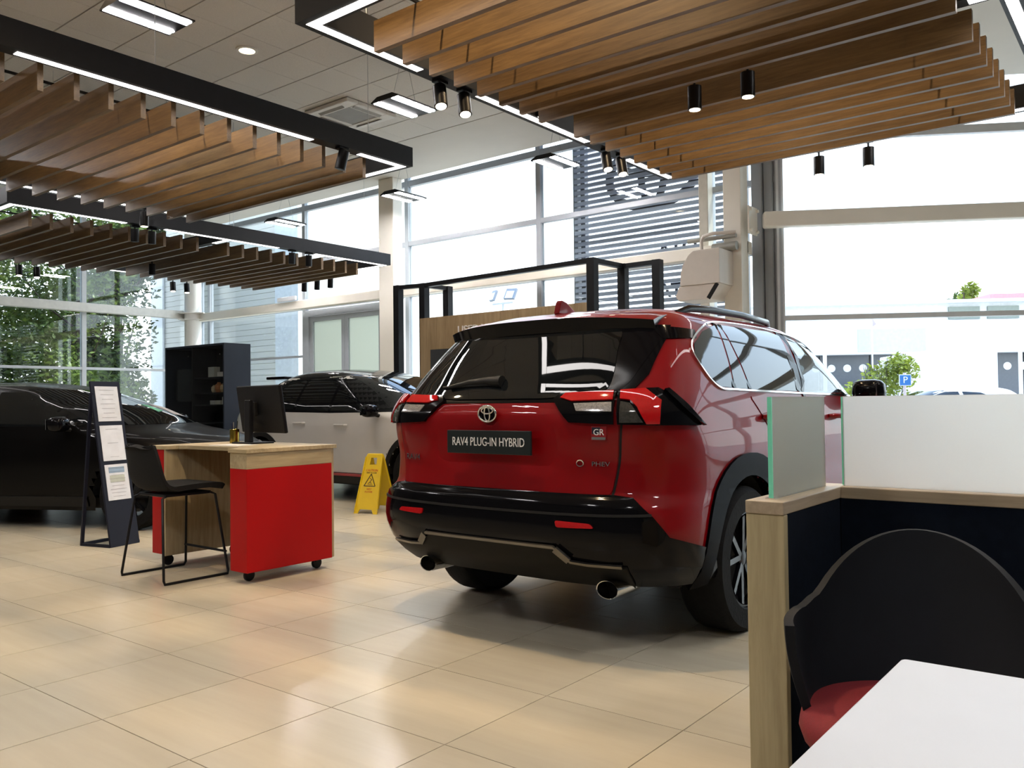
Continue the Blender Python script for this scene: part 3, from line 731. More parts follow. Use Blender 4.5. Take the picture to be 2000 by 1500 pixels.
# ------------------------------------------------------------------ the red car
RED = mat('red_car_paint', (0.185, 0.001, 0.003), 0.42, metal=0.0, spec=0.08, coat=0.42, var=0.02, scale=400)
RAV = Shell([
 (.22, .30, 4.40, .86, .50, 3.0, .6, 2.6), (.34, .16, 4.50, .90, .58, 3.4, .65, 2.6), (.45, .05, 4.57, .93, .62, 4.0, .7, 2.6), (.58, .00, 4.60, .94, .64, 4.0, .7, 2.6),
 (.70, .01, 4.59, .935, .64, 3.8, .7, 2.6), (.76, .05, 4.58, .93, .62, 3.4, .7, 2.6), (.90, .06, 4.55, .93, .60, 3.3, .7, 2.6), (1.0, .06, 4.48, .925, .58, 3.6, .75, 2.5),
 (1.06, .06, 4.20, .915, .56, 3.8, .9, 2.5), (1.12, .065, 3.75, .905, .56, 3.9, .9, 2.5), (1.18, .10, 3.52, .89, .55, 3.9, .9, 2.6), (1.24, .155, 3.38, .87, .54, 3.8, .85, 2.8),
 (1.35, .25, 3.18, .825, .48, 3.6, .75, 2.8), (1.45, .335, 3.00, .775, .44, 3.4, .65, 2.8), (1.53, .40, 2.84, .73, .42, 3.2, .6, 2.8), (1.60, .46, 2.68, .675, .40, 3.0, .55, 2.8),
 (1.65, .58, 2.48, .60, .42, 2.8, .5, 2.6), (1.68, .80, 2.20, .45, .36, 2.4, .4, 2.4), (1.695, 1.05, 1.90, .20, .16, 2.0, .2, 2.0)])
car = tag(empty('car', (-2.655, 3.15, 0)), 'red plug-in hybrid car seen from behind, in the centre of the showroom', 'car')
WH = [(.985, .368), (3.675, .368)]
FWIN = [(1.93, 1.215), (2.03, 1.30), (2.12, 1.45), (2.13, 1.575), (2.45, 1.53), (2.75, 1.43), (3.02, 1.30), (3.20, 1.205)]
WSC = [(-.80, 1.19), (-.64, 1.60), (.64, 1.60), (.80, 1.19)]
def rav_cut(c, s_):
    if c[2] < .40 and c[1] < .64: return True
    if c[1] > 1.9 and 1.2 < c[2] < 1.6:
        if pin(FWIN, c[1], c[2]) and abs(c[0]) > .5: return True
        w_ = .80-(c[2]-1.19)/.41*.16
        if c[1] > 2.3 and abs(c[0]) < w_-.06 and 1.21 < c[2] < 1.59: return True
    return False
body_mesh(RAV, 'body', RED, car, wheels=WH, rw=.43, cut=rav_cut)
def both(fn):
    for s_ in (1, -1): fn(s_)
# cabin seen through the front glass
cb = MB(); cb.box(-.78, .78, 1.75, 3.3, .45, 1.02); cb.build('cabin_floor', M_under, car)
MB().box(-.76, .76, 2.95, 3.35, .95, 1.14).build('dashboard', M_trim, car, bevel=.04)
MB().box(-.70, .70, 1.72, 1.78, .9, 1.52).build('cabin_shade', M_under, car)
for s_ in (-1, 1):
    st = MB(); st.box(s_*.38-.25, s_*.38+.25, 2.0, 2.12, .75, 1.28); st.box(s_*.38-.14, s_*.38+.14, 2.0, 2.09, 1.30, 1.48)
    st.build('front_seat', mat('seat_leather', (0.012, 0.012, 0.012), 0.5), car, bevel=.03)
patch(RAV, 'windscreen', 'F', WSC, M_cglass, car, off=0.004, rim=.008, h=.08)
both(lambda s: patch(RAV, 'door_window', 'S', FWIN, M_cglass, car, off=0.003, rim=.006, side=s, h=.06))
both(lambda s: strip(RAV, 'window_frame', 'S', FWIN, .045, M_gloss, car, off=.006, th=.012, side=s, closed=True, smooth=False))
# underside
MB().box(-.72, .72, .60, 4.0, .26, .38).build('underbody', M_under, car)
wells(car, WH, .445, .90)
# ---- tailgate and rear window
gate = [(-.655, .752), (.650, .752), (.672, .90), (.690, 1.073), (.66, 1.165), (.33, 1.170), (-.33, 1.170), (-.66, 1.165), (-.690, 1.073), (-.672, .90)]
patch(RAV, 'tailgate', 'R', rounded(gate, .03), RED, car, off=0.006, rim=.016, h=.05,
      dish=lambda a, b: -.020*max(0, 1-(max(abs(a)-.28, 0)/.12)**2)*max(0, 1-((b-.98)/.13)**2) if abs(a) < .40 else 0)
strip(RAV, 'panel_gap', 'R', [(.655, .745), (.680, .90), (.700, 1.075)], .010, M_seam, car, off=.002, th=.003)
strip(RAV, 'panel_gap', 'R', [(-.655, .745), (-.680, .90), (-.700, 1.075)], .010, M_seam, car, off=.002, th=.003)
rw = [(-.70, 1.205), (-.33, 1.172), (.33, 1.172), (.70, 1.205), (.735, 1.30), (.725, 1.40), (.715, 1.48), (.69, 1.55), (-.69, 1.55), (-.715, 1.48), (-.725, 1.40), (-.735, 1.30)]
patch(RAV, 'rear_window_surround', 'R', rw, M_gloss, car, off=.005, rim=.012, h=.04)
rg = [(-.60, 1.215), (-.30, 1.19), (.30, 1.19), (.60, 1.215), (.585, 1.32), (.545, 1.43), (.53, 1.53), (-.53, 1.53), (-.545, 1.43), (-.585, 1.32)]
patch(RAV, 'rear_window', 'R', rounded(rg, .05), M_dglass, car, off=.009, rim=.008, h=.04)
# black band from the window round to the quarter glass under the roof
both(lambda s: patch(RAV, 'roof_band', 'U', [(.66, 1.545), (.72, 1.475), (.915, 1.487), (.975, 1.49), (.985, 1.535), (.76, 1.54)], M_gloss, car, off=.006, rim=.012, h=.03, side=s, sa=1.2))
both(lambda s: patch(RAV, 'pillar_trim', 'U', [(.52, 1.208), (.565, 1.27), (.605, 1.33), (.655, 1.40), (.715, 1.475), (.66, 1.545), (.60, 1.54), (.56, 1.40), (.49, 1.208)], M_gloss, car, off=.0065, rim=.012, h=.03, side=s, sa=1.2))
# ---- roof spoiler: a lip with a red upper face and black underside
sp = MB(); n = 24; prof = []
for i in range(n+1):
    x = -.66+1.32*i/n; q = abs(x)/.66
    yt = .365+.14*q**3.2; zt = 1.604-.030*q**2.5
    up = RAV.at('R', np.array([x*.96]), np.array([1.645-.03*q**2]))[0]; lo = RAV.at('R', np.array([x*.99]), np.array([1.535]))[0]
    prof.append(((x, yt, zt), (x, yt+.022, zt-.070+.02*q**4), tuple(up), tuple(lo)))
vs = [p for r_ in prof for p in (r_[2], tuple((Vector(r_[2])*.4+Vector(r_[0])*.6)+Vector((0, 0, .006))), r_[0], r_[1], tuple(Vector(r_[1])*.5+Vector(r_[3])*.5+Vector((0, .015, 0))), r_[3])]
fr_ = []; fb_ = []
for i in range(n):
    for k in range(5): (fr_ if k < 2 else fb_).append((i*6+k, i*6+k+1, (i+1)*6+k+1, (i+1)*6+k))
sp = MB(); sp.add(vs, fr_); spo = sp.build('spoiler', RED, car, auto=50)
sb = MB(); sb.add(vs, fb_+[tuple(range(6)), tuple(n*6+k for k in range(6))]); sb.build('spoiler_underside', M_gloss, spo, auto=50)
MB().box(-.16, .16, .40, .415, 1.570, 1.590).build('brake_light', mat('dark_lens', (0.03, 0.012, 0.012), 0.1), spo)
# ---- rear wiper
wp = MB(); wp.tube([tuple(RAV.at('R', np.array([x]), np.array([z]))[0]+np.array([0, -.028, .0])) for x, z in ((-.02, 1.285), (-.12, 1.288), (-.24, 1.282), (-.36, 1.262))], [.030, .022, .016, .010], 10)
wp.tube([tuple(RAV.at('R', np.array([x]), np.array([1.262+.03*(x+.36)]))[0]+np.array([0, -.018, 0])) for x in (-.42, -.3, -.18, -.08)], .008, 8)
wp.build('rear_wiper', M_trim, car, auto=60)
# ---- tail lights
def lamps(s):
    hb = patch(RAV, 'tail_light', 'U', [(.275, 1.178), (.30, 1.205), (.52, 1.214), (.52, 1.073), (.355, 1.082)], M_gloss, car, off=.022, rim=.03, h=.03, side=s, sa=1.1, label='inner tail light housing on the tailgate')
    patch(RAV, 'red_lens', 'U', [(.31, 1.182), (.325, 1.200), (.512, 1.208), (.515, 1.170), (.36, 1.166)], M_redlens, hb, off=.030, rim=.012, h=.03, side=s, sa=1.1)
    patch(RAV, 'reversing_lens', 'U', [(.37, 1.156), (.512, 1.160), (.515, 1.125), (.385, 1.128)], M_clear, hb, off=.026, rim=.008, h=.02, side=s, sa=1.1)
    ho = patch(RAV, 'tail_light', 'U', [(.533, 1.073), (.528, 1.216), (.665, 1.224), (.70, 1.204), (.78, 1.135), (.868, 1.060), (.66, 1.068)], M_gloss, car, off=.022, rim=.03, h=.03, side=s, sa=1.1, label='outer tail light wrapping round the corner')
    patch(RAV, 'red_lens', 'U', [(.540, 1.172), (.536, 1.208), (.62, 1.214), (.678, 1.165), (.670, 1.072), (.628, 1.073), (.598, 1.14), (.575, 1.166)], M_redlens, ho, off=.032, rim=.014, h=.025, side=s, sa=1.1)
    patch(RAV, 'indicator_lens', 'U', [(.541, 1.080), (.543, 1.162), (.575, 1.155), (.592, 1.13), (.618, 1.08)], mat('smoked_lens', (0.06, 0.06, 0.055), 0.1, metal=0.4, var=.3, scale=100), ho, off=.027, rim=.008, h=.02, side=s, sa=1.1)
    patch(RAV, 'end_fin', 'U', [(.685, 1.207), (.70, 1.212), (.79, 1.140), (.880, 1.058), (.835, 1.078), (.755, 1.140)], M_gloss, ho, off=.040, rim=.02, h=.02, side=s, sa=1.1)
both(lamps)
# ---- black bumper
bump = [(-.925, .335), (.925, .335), (.925, .42), (.905, .485), (.865, .500), (.68, .575), (.625, .665), (.562, .740), (.50, .752), (0, .756), (-.50, .752), (-.562, .740), (-.625, .665), (-.68, .575), (-.865, .500), (-.905, .485), (-.925, .42)]
bo = patch(RAV, 'rear_bumper', 'U', bump, M_gloss, car, off=.010, rim=.02, h=.04, sa=1.2)
lower = [(-.55, .342), (.55, .342), (.535, .445), (.40, .452), (.345, .458), (.29, .524), (-.29, .524), (-.345, .458), (-.40, .452), (-.535, .445)]
lo_ = patch(RAV, 'lower_valance', 'U', lower, mat('satin_valance', (0.008, 0.0075, 0.006), 0.5, var=.08, spec=.1), bo, off=.022, rim=.02, h=.04, sa=1.2)
strip(RAV, 'valance_trim', 'U', [(-.52, .452), (-.405, .454), (-.345, .460), (-.29, .522), (.29, .522), (.345, .460), (.405, .454), (.52, .452)], .014, mat('satin_silver', (0.16, 0.15, 0.13), 0.3, metal=.9), bo, off=.028, th=.012, smooth=False)
for s_ in (1, -1):
    strip(RAV, 'valance_trim', 'U', [(s_*.296, .516), (s_*.340, .466)], .034, mat('satin_silver', (0.16, 0.15, 0.13), 0.3, metal=.9), bo, off=.032, th=.014, smooth=False)
both(lambda s: patch(RAV, 'reflector', 'U', rounded([(.305, .607), (.30, .637), (.425, .632), (.440, .612)], .01), M_redlens, bo, off=.018, rim=.012, h=.02, side=s))
strip(RAV, 'bumper_step', 'U', [(-.62, .672), (-.45, .668), (0, .664), (.45, .668), (.62, .672)], .012, M_trim, bo, off=.014, th=.008)
for x in (-.478, .628):
    e = MB(); c = Vector((x+.01, .085, .335))
    def el(y, k): return [(c.x+.058*k*math.cos(2*PI*i/28), c.y+y, c.z+.042*k*math.sin(2*PI*i/28)) for i in range(28)]
    rings = [el(.20, 1), el(0, 1), el(-.006, .97), el(-.004, .91), el(.15, .88)]
    for r_ in rings: e.v += r_
    for a in range(4):
        for i in range(28): e.f.append((a*28+i, a*28+(i+1) % 28, (a+1)*28+(i+1) % 28, (a+1)*28+i)); e.m.append(0)
    ex = e.build('exhaust_tip', M_chrome, car, auto=50)
    MB().add([(c.x+.052*math.cos(2*PI*i/28), c.y+.10, c.z+.037*math.sin(2*PI*i/28)) for i in range(28)], [tuple(range(28))]).build('pipe_mouth', M_under, ex)
# ---- sides: doors, glass, cladding
RD = [(1.60, .50), (1.55, .80), (1.32, 1.00), (1.14, 1.18), (1.14, 1.195), (2.01, 1.185), (2.10, .50)]
FD = [(2.115, .50), (2.025, 1.185), (3.22, 1.165), (3.24, .95), (3.20, .50)]
both(lambda s: patch(RAV, 'rear_door', 'S', RD, RED, car, off=.004, rim=.012, h=.06, side=s))
both(lambda s: patch(RAV, 'front_door', 'S', FD, RED, car, off=.004, rim=.012, h=.06, side=s))
QG = [(.66, 1.405), (.715, 1.46), (.90, 1.535), (1.12, 1.582), (.945, 1.24), (.80, 1.245), (.73, 1.285), (.68, 1.34)]
RW_ = [(1.20, 1.588), (1.90, 1.595), (2.05, 1.575), (1.97, 1.40), (1.88, 1.225), (1.16, 1.232), (1.165, 1.24)]
QG2 = [(1.145, 1.585), (1.18, 1.585), (1.145, 1.235), (.965, 1.238)]
def side_glass(s):
    patch(RAV, 'quarter_window', 'S', QG, M_dglass, car, off=.003, rim=.008, h=.05, side=s)
    patch(RAV, 'quarter_window', 'S', QG2, M_dglass, car, off=.003, rim=.008, h=.05, side=s)
    patch(RAV, 'door_window', 'S', RW_, M_dglass, car, off=.003, rim=.008, h=.05, side=s)
    strip(RAV, 'window_frame', 'S', [(1.13, 1.588), (.955, 1.238)], .036, M_gloss, car, off=.007, th=.01, side=s, smooth=False)
    strip(RAV, 'window_frame', 'S', [(1.19, 1.588), (1.155, 1.235)], .036, M_gloss, car, off=.007, th=.01, side=s, smooth=False)
    strip(RAV, 'pillar_cover', 'S', [(1.90, 1.215), (1.99, 1.40), (2.085, 1.585)], .10, M_gloss, car, off=.006, th=.01, side=s, smooth=False)
    strip(RAV, 'window_trim', 'S', [(3.2, 1.19), (2.4, 1.205), (1.9, 1.212), (1.16, 1.225), (.95, 1.230), (.80, 1.235), (.715, 1.275), (.665, 1.34), (.645, 1.41), (.705, 1.475), (.90, 1.55), (1.13, 1.598), (1.6, 1.612), (2.08, 1.595), (2.45, 1.55), (2.75, 1.45)], .010, M_chrome, car, off=.009, th=.01, side=s)
    ring(RAV, 'arch_cladding', .985, .368, .425, .54, .315, M_clad, car, .014, s, sq=.92)
    ring(RAV, 'arch_cladding', 3.675, .368, .425, .53, .24, M_clad, car, .014, s, sq=.92)
    patch(RAV, 'sill_cladding', 'S', [(1.45, .225), (3.2, .225), (3.18, .44), (1.47, .44)], M_trim, car, off=.012, rim=.02, h=.07, side=s)
    for ya, zz in ((1.22, 1.085), (2.30, 1.07)):
        p = [tuple(RAV.at('S', np.array([y]), np.array([zz]))[0]+np.array([o, 0, 0])) for y, o in ((ya, .004), (ya+.03, .035), (ya+.12, .045), (ya+.20, .04), (ya+.23, .004))]
        MB().tube([(x*s, y, z) for x, y, z in p], [.012, .016, .018, .016, .012], 10).build('door_handle', RED, car, auto=60)
    mirror_pod(car, (s*.985, 2.96, 1.225), s, M_gloss, (.11, .15, .085))
    rr = [(s*(RAV.at('S', np.array([y]), np.array([1.64]))[0][0]-.02), y, z) for y, z in ((.86, 1.640), (1.0, 1.672), (1.25, 1.686), (1.7, 1.688), (2.1, 1.672), (2.35, 1.632))]
    MB().tube(rr, [.012, .02, .021, .021, .02, .012], 10).build('roof_rail', M_gloss, car, auto=60)
both(side_glass)
fin = MB(); fin.prism([(.62, 1.66), (.70, 1.66), (.84, 1.672), (.79, 1.675), (.70, 1.725), (.655, 1.735), (.64, 1.72)], lambda a, b, t: (t, a, b), -.018, .018)
fin.build('aerial_fin', RED, car, bevel=.012)
# front face, out of sight but built
patch(RAV, 'grille', 'F', [(-.45, .55), (.45, .55), (.50, .85), (-.50, .85)], M_trim, car, off=.01, rim=.02, h=.08)
both(lambda s: patch(RAV, 'headlight', 'U', [(2.45, .93), (2.75, .90), (2.78, .98), (2.45, 1.0)], M_clear, car, off=.01, rim=.02, h=.05, side=s))
for wy, wz in WH:
    for s_ in (1, -1): wheel(car, (s_*.815, wy, wz), .368, .235, s_, spokes=5, bright=M_rimd)
# ---- plate, emblem, badges
pc = Vector((0.012, .012, .985))
pl = MB().box(pc.x-.265, pc.x+.265, pc.y-.006, pc.y+.006, pc.z-.0575, pc.z+.0575).build('show_plate', mat('plate_grey', (0.014, 0.019, 0.021), 0.35, spec=.2), car, bevel=.003)
add_text(MB(), 'RAV4 PLUG-IN HYBRID', .06, (pc.x, pc.y-.0065, pc.z), (1, 0, 0), (0, 0, 1), .002, width=.455, squeeze=1.0).build('plate_lettering', mat('plate_white', (0.75, 0.75, 0.75), 0.5), pl)
MB().box(-.15, .15, .025, .06, .93, 1.03).build('plate_mount', M_trim, pl)
em = MB(); ec = (-.018, .043, 1.123)
ellipse(em, ec, .056, .040, .0055, (1, 0, 0), (0, -.1, 1)); ellipse(em, ec, .017, .036, .0045, (1, 0, 0), (0, -.1, 1)); ellipse(em, (ec[0], ec[1], ec[2]+.016), .036, .0155, .0045, (1, 0, 0), (0, -.1, 1))
eo = em.build('emblem', M_chrome, car, auto=60)
MB().add([(ec[0]+.054*math.cos(2*PI*i/32), ec[1]+.006, ec[2]+.038*math.sin(2*PI*i/32)) for i in range(32)], [tuple(range(32))]).build('emblem_back', M_gloss, eo)
def badge(txt, x, z, w, sz, m=M_chrome, name='badge'):
    p = RAV.at('R', np.array([x]), np.array([z]))[0]; nn = RAV.nrm('R', np.array([x]), np.array([z]))[0]
    up = Vector((0, .02, 1)).normalized(); out = Vector(nn); rt = up.cross(out).normalized() if up.cross(out).x > 0 else out.cross(up).normalized()
    mb = MB(); add_text(mb, txt, sz, Vector(p)+out*.009, rt, up, .005, width=w, squeeze=1.0); return mb.build(name, m, car), Vector(p), rt, up, out
badge('RAV4', -.575, .892, .135, .045)
badge('PHEV', .600, .893, .085, .030)
b2 = MB(); p = Vector(RAV.at('R', np.array([.505]), np.array([.896]))[0]); ellipse(b2, p+Vector((0, -.010, 0)), .017, .014, .003, (1, .2, 0), (0, 0, 1), 20, 6); b2.build('badge', M_chrome, car)
_, p, rt, up, out = badge('GR', .600, 1.038, .050, .040, mat('badge_white', (0.8, 0.8, 0.8), 0.4))
gb = MB(); gb.obox(p+out*.006+up*-.004, rt, up, out, .072, .062, .005); g_ = gb.build('sport_badge', mat('badge_red', (0.25, 0.006, 0.01), 0.3), car)
gb = MB(); gb.obox(p+out*.0066+rt*-.012+up*.008, rt, up, out, .04, .030, .006); gb.build('badge_panel', mat('badge_navy', (0.01, 0.012, 0.03), 0.3), g_)
gb = MB(); gb.obox(p+out*.0068+up*-.027, rt, up, out, .066, .012, .006); gb.build('badge_foot', M_chrome, g_)

# ------------------------------------------------------------------ the white car and the two black cars
def plain_car(label, loc, rz, sh, paint, wheels, rw, tr, side_win, doors, fwin, rwin, mirror, head, tail, clad, roofm=None, zsplit=None, rim_m=M_rimd):
    c = tag(empty('car', loc, rz), label, 'car')
    body_mesh(sh, 'body', paint, c, wheels=wheels, rw=rw+.03)
    half = sh.at('S', np.array([2.2]), np.array([.6]))[0][0]
    MB().box(-half+.12, half-.12, .45, sh.T[0, 2]-.35, .20, .30).build('underbody', M_under, c); wells(c, wheels, rw+.045, half-.02)
    patch(sh, 'windscreen', 'F', fwin, M_dglass, c, off=.004, rim=.008, h=.07)
    patch(sh, 'rear_window', 'R', rwin, M_dglass, c, off=.004, rim=.008, h=.07)
    for s in (1, -1):
        if roofm: patch(sh, 'dark_upper', 'S', roofm, M_gloss, c, off=.003, rim=.008, h=.06, side=s)
        for w in side_win: patch(sh, 'side_window', 'S', w, M_dglass, c, off=.0034, rim=.0008, h=.06, side=s)
        for d in doors: strip(sh, 'panel_gap', 'S', d, .008, M_seam, c, off=.001, th=.003, side=s, smooth=False)
        for wy, wz in wheels:
            if clad: ring(sh, 'arch_cladding', wy, wz, rw+.01, rw+.075, .22, M_trim, c, .010, s)
            wheel(c, (s*(half-.12), wy, wz), wheels[0][1], .22, s, rim_m and 5, True, .68, rim_m)
        patch(sh, 'headlight', 'U', head, M_clear, c, off=.008, rim=.02, h=.04, side=s)
        patch(sh, 'tail_light', 'U', tail, M_redlens, c, off=.03, rim=.04, h=.04, side=s)
        mirror_pod(c, (s*(half+.10), mirror[0], mirror[1]), s, M_gloss, (.10, .14, .075))
        strip(sh, 'sill', 'S', [(wheels[0][0]+rw+.08, .27), (wheels[1][0]-rw-.08, .27)], .10, M_trim, c, off=.012, th=.02, side=s, smooth=False)
    return c
WHITE = mat('white_car_paint', (0.52, 0.51, 0.49), 0.3, coat=1.0, var=0.01)
BZ = Shell([(.22, .22, 4.45, .86, .5, 3, .6, 2.6), (.35, .08, 4.62, .91, .5, 3.2, .7, 2.6), (.55, .0, 4.69, .93, .55, 3.2, .8, 2.6), (.80, .02, 4.67, .93, .55, 3.2, .8, 2.5), (.92, .04, 4.55, .925, .55, 3.2, .9, 2.4),
 (1.0, .05, 4.30, .915, .55, 3.2, .95, 2.4), (1.06, .07, 3.95, .905, .55, 3.2, .95, 2.4), (1.11, .10, 3.68, .89, .55, 3.2, .95, 2.5), (1.2, .22, 3.45, .86, .55, 3.2, .9, 2.6), (1.33, .45, 3.15, .80, .55, 3, .8, 2.7),
 (1.45, .70, 2.85, .73, .55, 3, .7, 2.7), (1.54, .92, 2.58, .66, .5, 2.8, .6, 2.7), (1.60, 1.15, 2.30, .56, .45, 2.6, .5, 2.6), (1.635, 1.40, 2.0, .36, .3, 2.4, .3, 2.4), (1.645, 1.5, 1.85, .15, .15, 2, .15, 2)])
wc = plain_car('white electric crossover car with black upper half, behind the yellow sign', (-10.52, 7.70, 0), -PI/2, BZ, WHITE, [(.91, .36), (3.76, .36)], .40, None,
    [[(.95, 1.14), (1.05, 1.30), (1.30, 1.45), (1.62, 1.50), (1.55, 1.12)], [(1.60, 1.12), (1.67, 1.505), (2.30, 1.53), (2.25, 1.10)], [(2.30, 1.10), (2.35, 1.53), (2.62, 1.48), (3.0, 1.30), (3.25, 1.12)]],
    [[(2.28, 1.08), (2.24, .35), (3.25, .35), (3.33, .6), (3.36, 1.05)], [(1.56, 1.1), (1.35, .85), (1.45, .5), (1.5, .35)]],
    [(-.78, 1.13), (-.60, 1.53), (.60, 1.53), (.78, 1.13)], [(-.66, 1.22), (-.50, 1.50), (.50, 1.50), (.66, 1.22)], (3.16, 1.10), [(2.40, .86), (2.75, .88), (2.72, .95), (2.40, .92)], [(.0, 1.10), (.0, 1.17), (.55, 1.19), (.90, 1.16), (.95, 1.11), (.55, 1.12)], True,
    roofm=[(.42, 1.10), (.50, 1.20), (.75, 1.36), (1.05, 1.50), (1.30, 1.58), (2.1, 1.59), (2.45, 1.56), (2.9, 1.40), (3.2, 1.22), (3.42, 1.085), (2.3, 1.075), (1.3, 1.09)])
# black roof skin, split rear spoiler and red sill line of the white car
rf = MB(); us = np.concatenate([np.linspace(0, 1, 14)[:-1], np.linspace(1, 2, 14)[:-1], np.linspace(2, 3, 14)]); zs = np.linspace(1.535, 1.645, 9)
Ug, Zg = np.meshgrid(us, zs); Pg = BZ.at('U', Ug, Zg)+BZ.nrm('U', np.clip(Ug, .01, 2.99), Zg)*.004; k = len(us)
for s_ in (1, -1):
    rf.add([tuple(p*np.array([s_, 1, 1])) for p in Pg.reshape(-1, 3)], [(i*k+j, i*k+j+1, (i+1)*k+j+1, (i+1)*k+j) for i in range(8) for j in range(k-1)])
rf.build('black_roof', M_gloss, wc, smooth=True)
sp = MB()
for s_ in (1, -1):
    sp.prism([(.28, .56), (.62, .60), (.60, .98), (.26, 1.0)], lambda a, b, t: (a*s_, b, t+.02*(a-.3)), 1.525, 1.565)
sp.build('split_spoiler', M_gloss, wc, bevel=.012)
for s_ in (1, -1):
    strip(BZ, 'red_sill_line', 'S', [(1.38, .335), (3.30, .335)], .026, mat('red_line', (.30, .01, .02), .3, coat=.6), wc, off=.028, th=.02, side=s_, smooth=False)
    MB().tube([(s_*(.925), 2.42, .93), (s_*(.955), 2.44, .93), (s_*(.955), 2.62, .93), (s_*(.925), 2.64, .93)], .012, 8).build('door_handle', WHITE, wc)
    MB().tube([(s_*(.925), 1.62, .95), (s_*(.955), 1.64, .95), (s_*(.955), 1.82, .95), (s_*(.925), 1.84, .95)], .012, 8).build('door_handle', WHITE, wc)
BLACK = mat('black_car_paint', (0.002, 0.0018, 0.0018), 0.35, spec=.06, coat=0.22, var=0.02)
HB = Shell([(.18, .20, 4.15, .82, .5, 3, .6, 2.6), (.32, .06, 4.32, .87, .5, 3.2, .7, 2.5), (.50, .0, 4.37, .89, .5, 3.2, .85, 2.5), (.68, .02, 4.33, .895, .5, 3.2, .9, 2.4), (.78, .04, 4.20, .89, .5, 3.2, .95, 2.4),
 (.86, .05, 4.02, .885, .5, 3.2, .95, 2.5), (.91, .06, 3.80, .875, .5, 3.2, .9, 2.5), (.96, .08, 3.52, .865, .5, 3.2, .85, 2.6), (1.02, .14, 3.32, .85, .5, 3.2, .8, 2.8), (1.15, .32, 3.02, .79, .5, 3, .75, 2.8),
 (1.28, .50, 2.62, .71, .48, 3, .7, 2.7), (1.37, .64, 2.36, .635, .45, 2.8, .6, 2.7), (1.42, .85, 2.1, .53, .4, 2.6, .5, 2.6), (1.445, 1.1, 1.85, .36, .3, 2.4, .3, 2.4), (1.455, 1.3, 1.7, .15, .15, 2, .15, 2)])
hb_args = dict(wheels=[(.80, .325), (3.44, .325)], rw=.365, tr=None,
    side_win=[[(.95, 1.02), (1.15, 1.20), (1.40, 1.31), (1.78, 1.34), (1.72, 1.0)], [(1.80, 1.0), (1.86, 1.34), (2.12, 1.335), (2.50, 1.22), (2.95, 1.03), (2.9, .995)]],
    doors=[[(1.76, 1.0), (1.78, .28), (2.92, .28), (2.98, .55), (2.95, .98)], [(1.35, .28), (1.15, .6), (1.02, 1.0)]],
    fwin=[(-.76, 1.00), (-.60, 1.36), (.60, 1.36), (.76, 1.00)], rwin=[(-.64, 1.05), (-.5, 1.34), (.5, 1.34), (.64, 1.05)], mirror=(2.78, 1.02), head=[(2.22, .70), (2.70, .72), (2.68, .80), (2.25, .77)], tail=[(.45, .88), (.45, .96), (.95, .98), (1.0, .92)], clad=False)
HD = math.radians(27)
bc = plain_car('black hatchback car nearest the left edge, behind the leaflet stand', (-11.32, 3.275, 0), HD-PI/2, HB, BLACK, rim_m=M_rimd, **hb_args)
HD2 = math.radians(27)
bc2 = plain_car('second black car, mostly hidden between the black hatchback and the cabinet', (-13.86, 4.40, 0), HD2-PI/2, HB, BLACK, rim_m=M_rimd, **hb_args)
# price sheets lying behind the windscreen of the near black car
for c_ in (bc,):
    ps = patch(HB, 'windscreen_sticker', 'F', [(-.66, 1.05), (-.60, 1.16), (-.32, 1.20), (-.34, 1.09)], mat('pale_paper', (0.42, 0.40, 0.39), 0.5), c_, off=.007, rim=.004, h=.05)
    patch(HB, 'windscreen_sticker', 'F', [(-.24, 1.13), (-.20, 1.19), (-.14, 1.20), (-.12, 1.12)], mat('green_paper', (0.10, 0.35, 0.22), 0.5), c_, off=.007, rim=.004, h=.05)

# ================================================================== FURNITURE
M_deskw = wood('pale_oak_board', (0.275, 0.215, 0.12), (0.42, 0.345, 0.21), axis=1, rough=0.5, scale=3.0)
M_deskw0 = wood('pale_oak_across', (0.275, 0.215, 0.12), (0.42, 0.345, 0.21), axis=0, rough=0.5, scale=3.0)
M_deskwz = wood('pale_oak_upright', (0.275, 0.215, 0.12), (0.42, 0.345, 0.21), axis=2, rough=0.5, scale=3.0)
M_redp = mat('red_panel', (0.37, 0.0025, 0.004), 0.5, spec=.2, var=0.03, scale=4)
dk = tag(empty('reception_desk', (-5.38, 3.63, 0)), 'small wheeled desk of pale oak with bright red ends', 'desk')
DX, DY = -5.38, 3.63
def pedestal(x0, x1):
    MB().box(x0-DX, x1-DX, 3.28-DY, 3.99-DY, .075, .757).build('red_panel', M_redp, dk, bevel=.003)
    MB().box(x0-DX, x1-DX, 3.28-DY, 3.99-DY, .757, .862).build('oak_band', M_deskw, dk, bevel=.003)
pedestal(-5.0, -4.81)
MB().box(-4.999-DX, -4.83-DX, 3.99-DY, 4.025-DY, .075, .866).build('end_board', M_deskwz, dk, bevel=.003)
MB().box(-6.0-DX, -5.845-DX, 3.28-DY, 3.99-DY, .095, .862).build('red_panel', M_redp, dk, bevel=.003)
MB().box(-5.845-DX, -5.825-DX, 3.285-DY, 3.99-DY, .085, .862).build('inner_board', M_deskwz, dk, bevel=.002)
MB().box(-5.825-DX, -5.0-DX, 3.93-DY, 3.96-DY, .085, .862).build('back_panel', M_deskwz, dk, bevel=.002)
top = MB(); n = 12; fr_ = [(-6.02, 3.27), (-5.86, 3.27)]+[(-5.86+.07*math.sin(i*PI/2/6), 3.27+.10*(1-math.cos(i*PI/2/6))) for i in range(1, 7)]+[(-5.72, 3.40), (-5.10, 3.40)]+[(-5.10+.09*math.sin(i*PI/2/6), 3.27+.13*math.cos(i*PI/2/6)) for i in range(1, 7)]+[(-4.80, 3.27), (-4.80, 4.03), (-6.02, 4.03)]
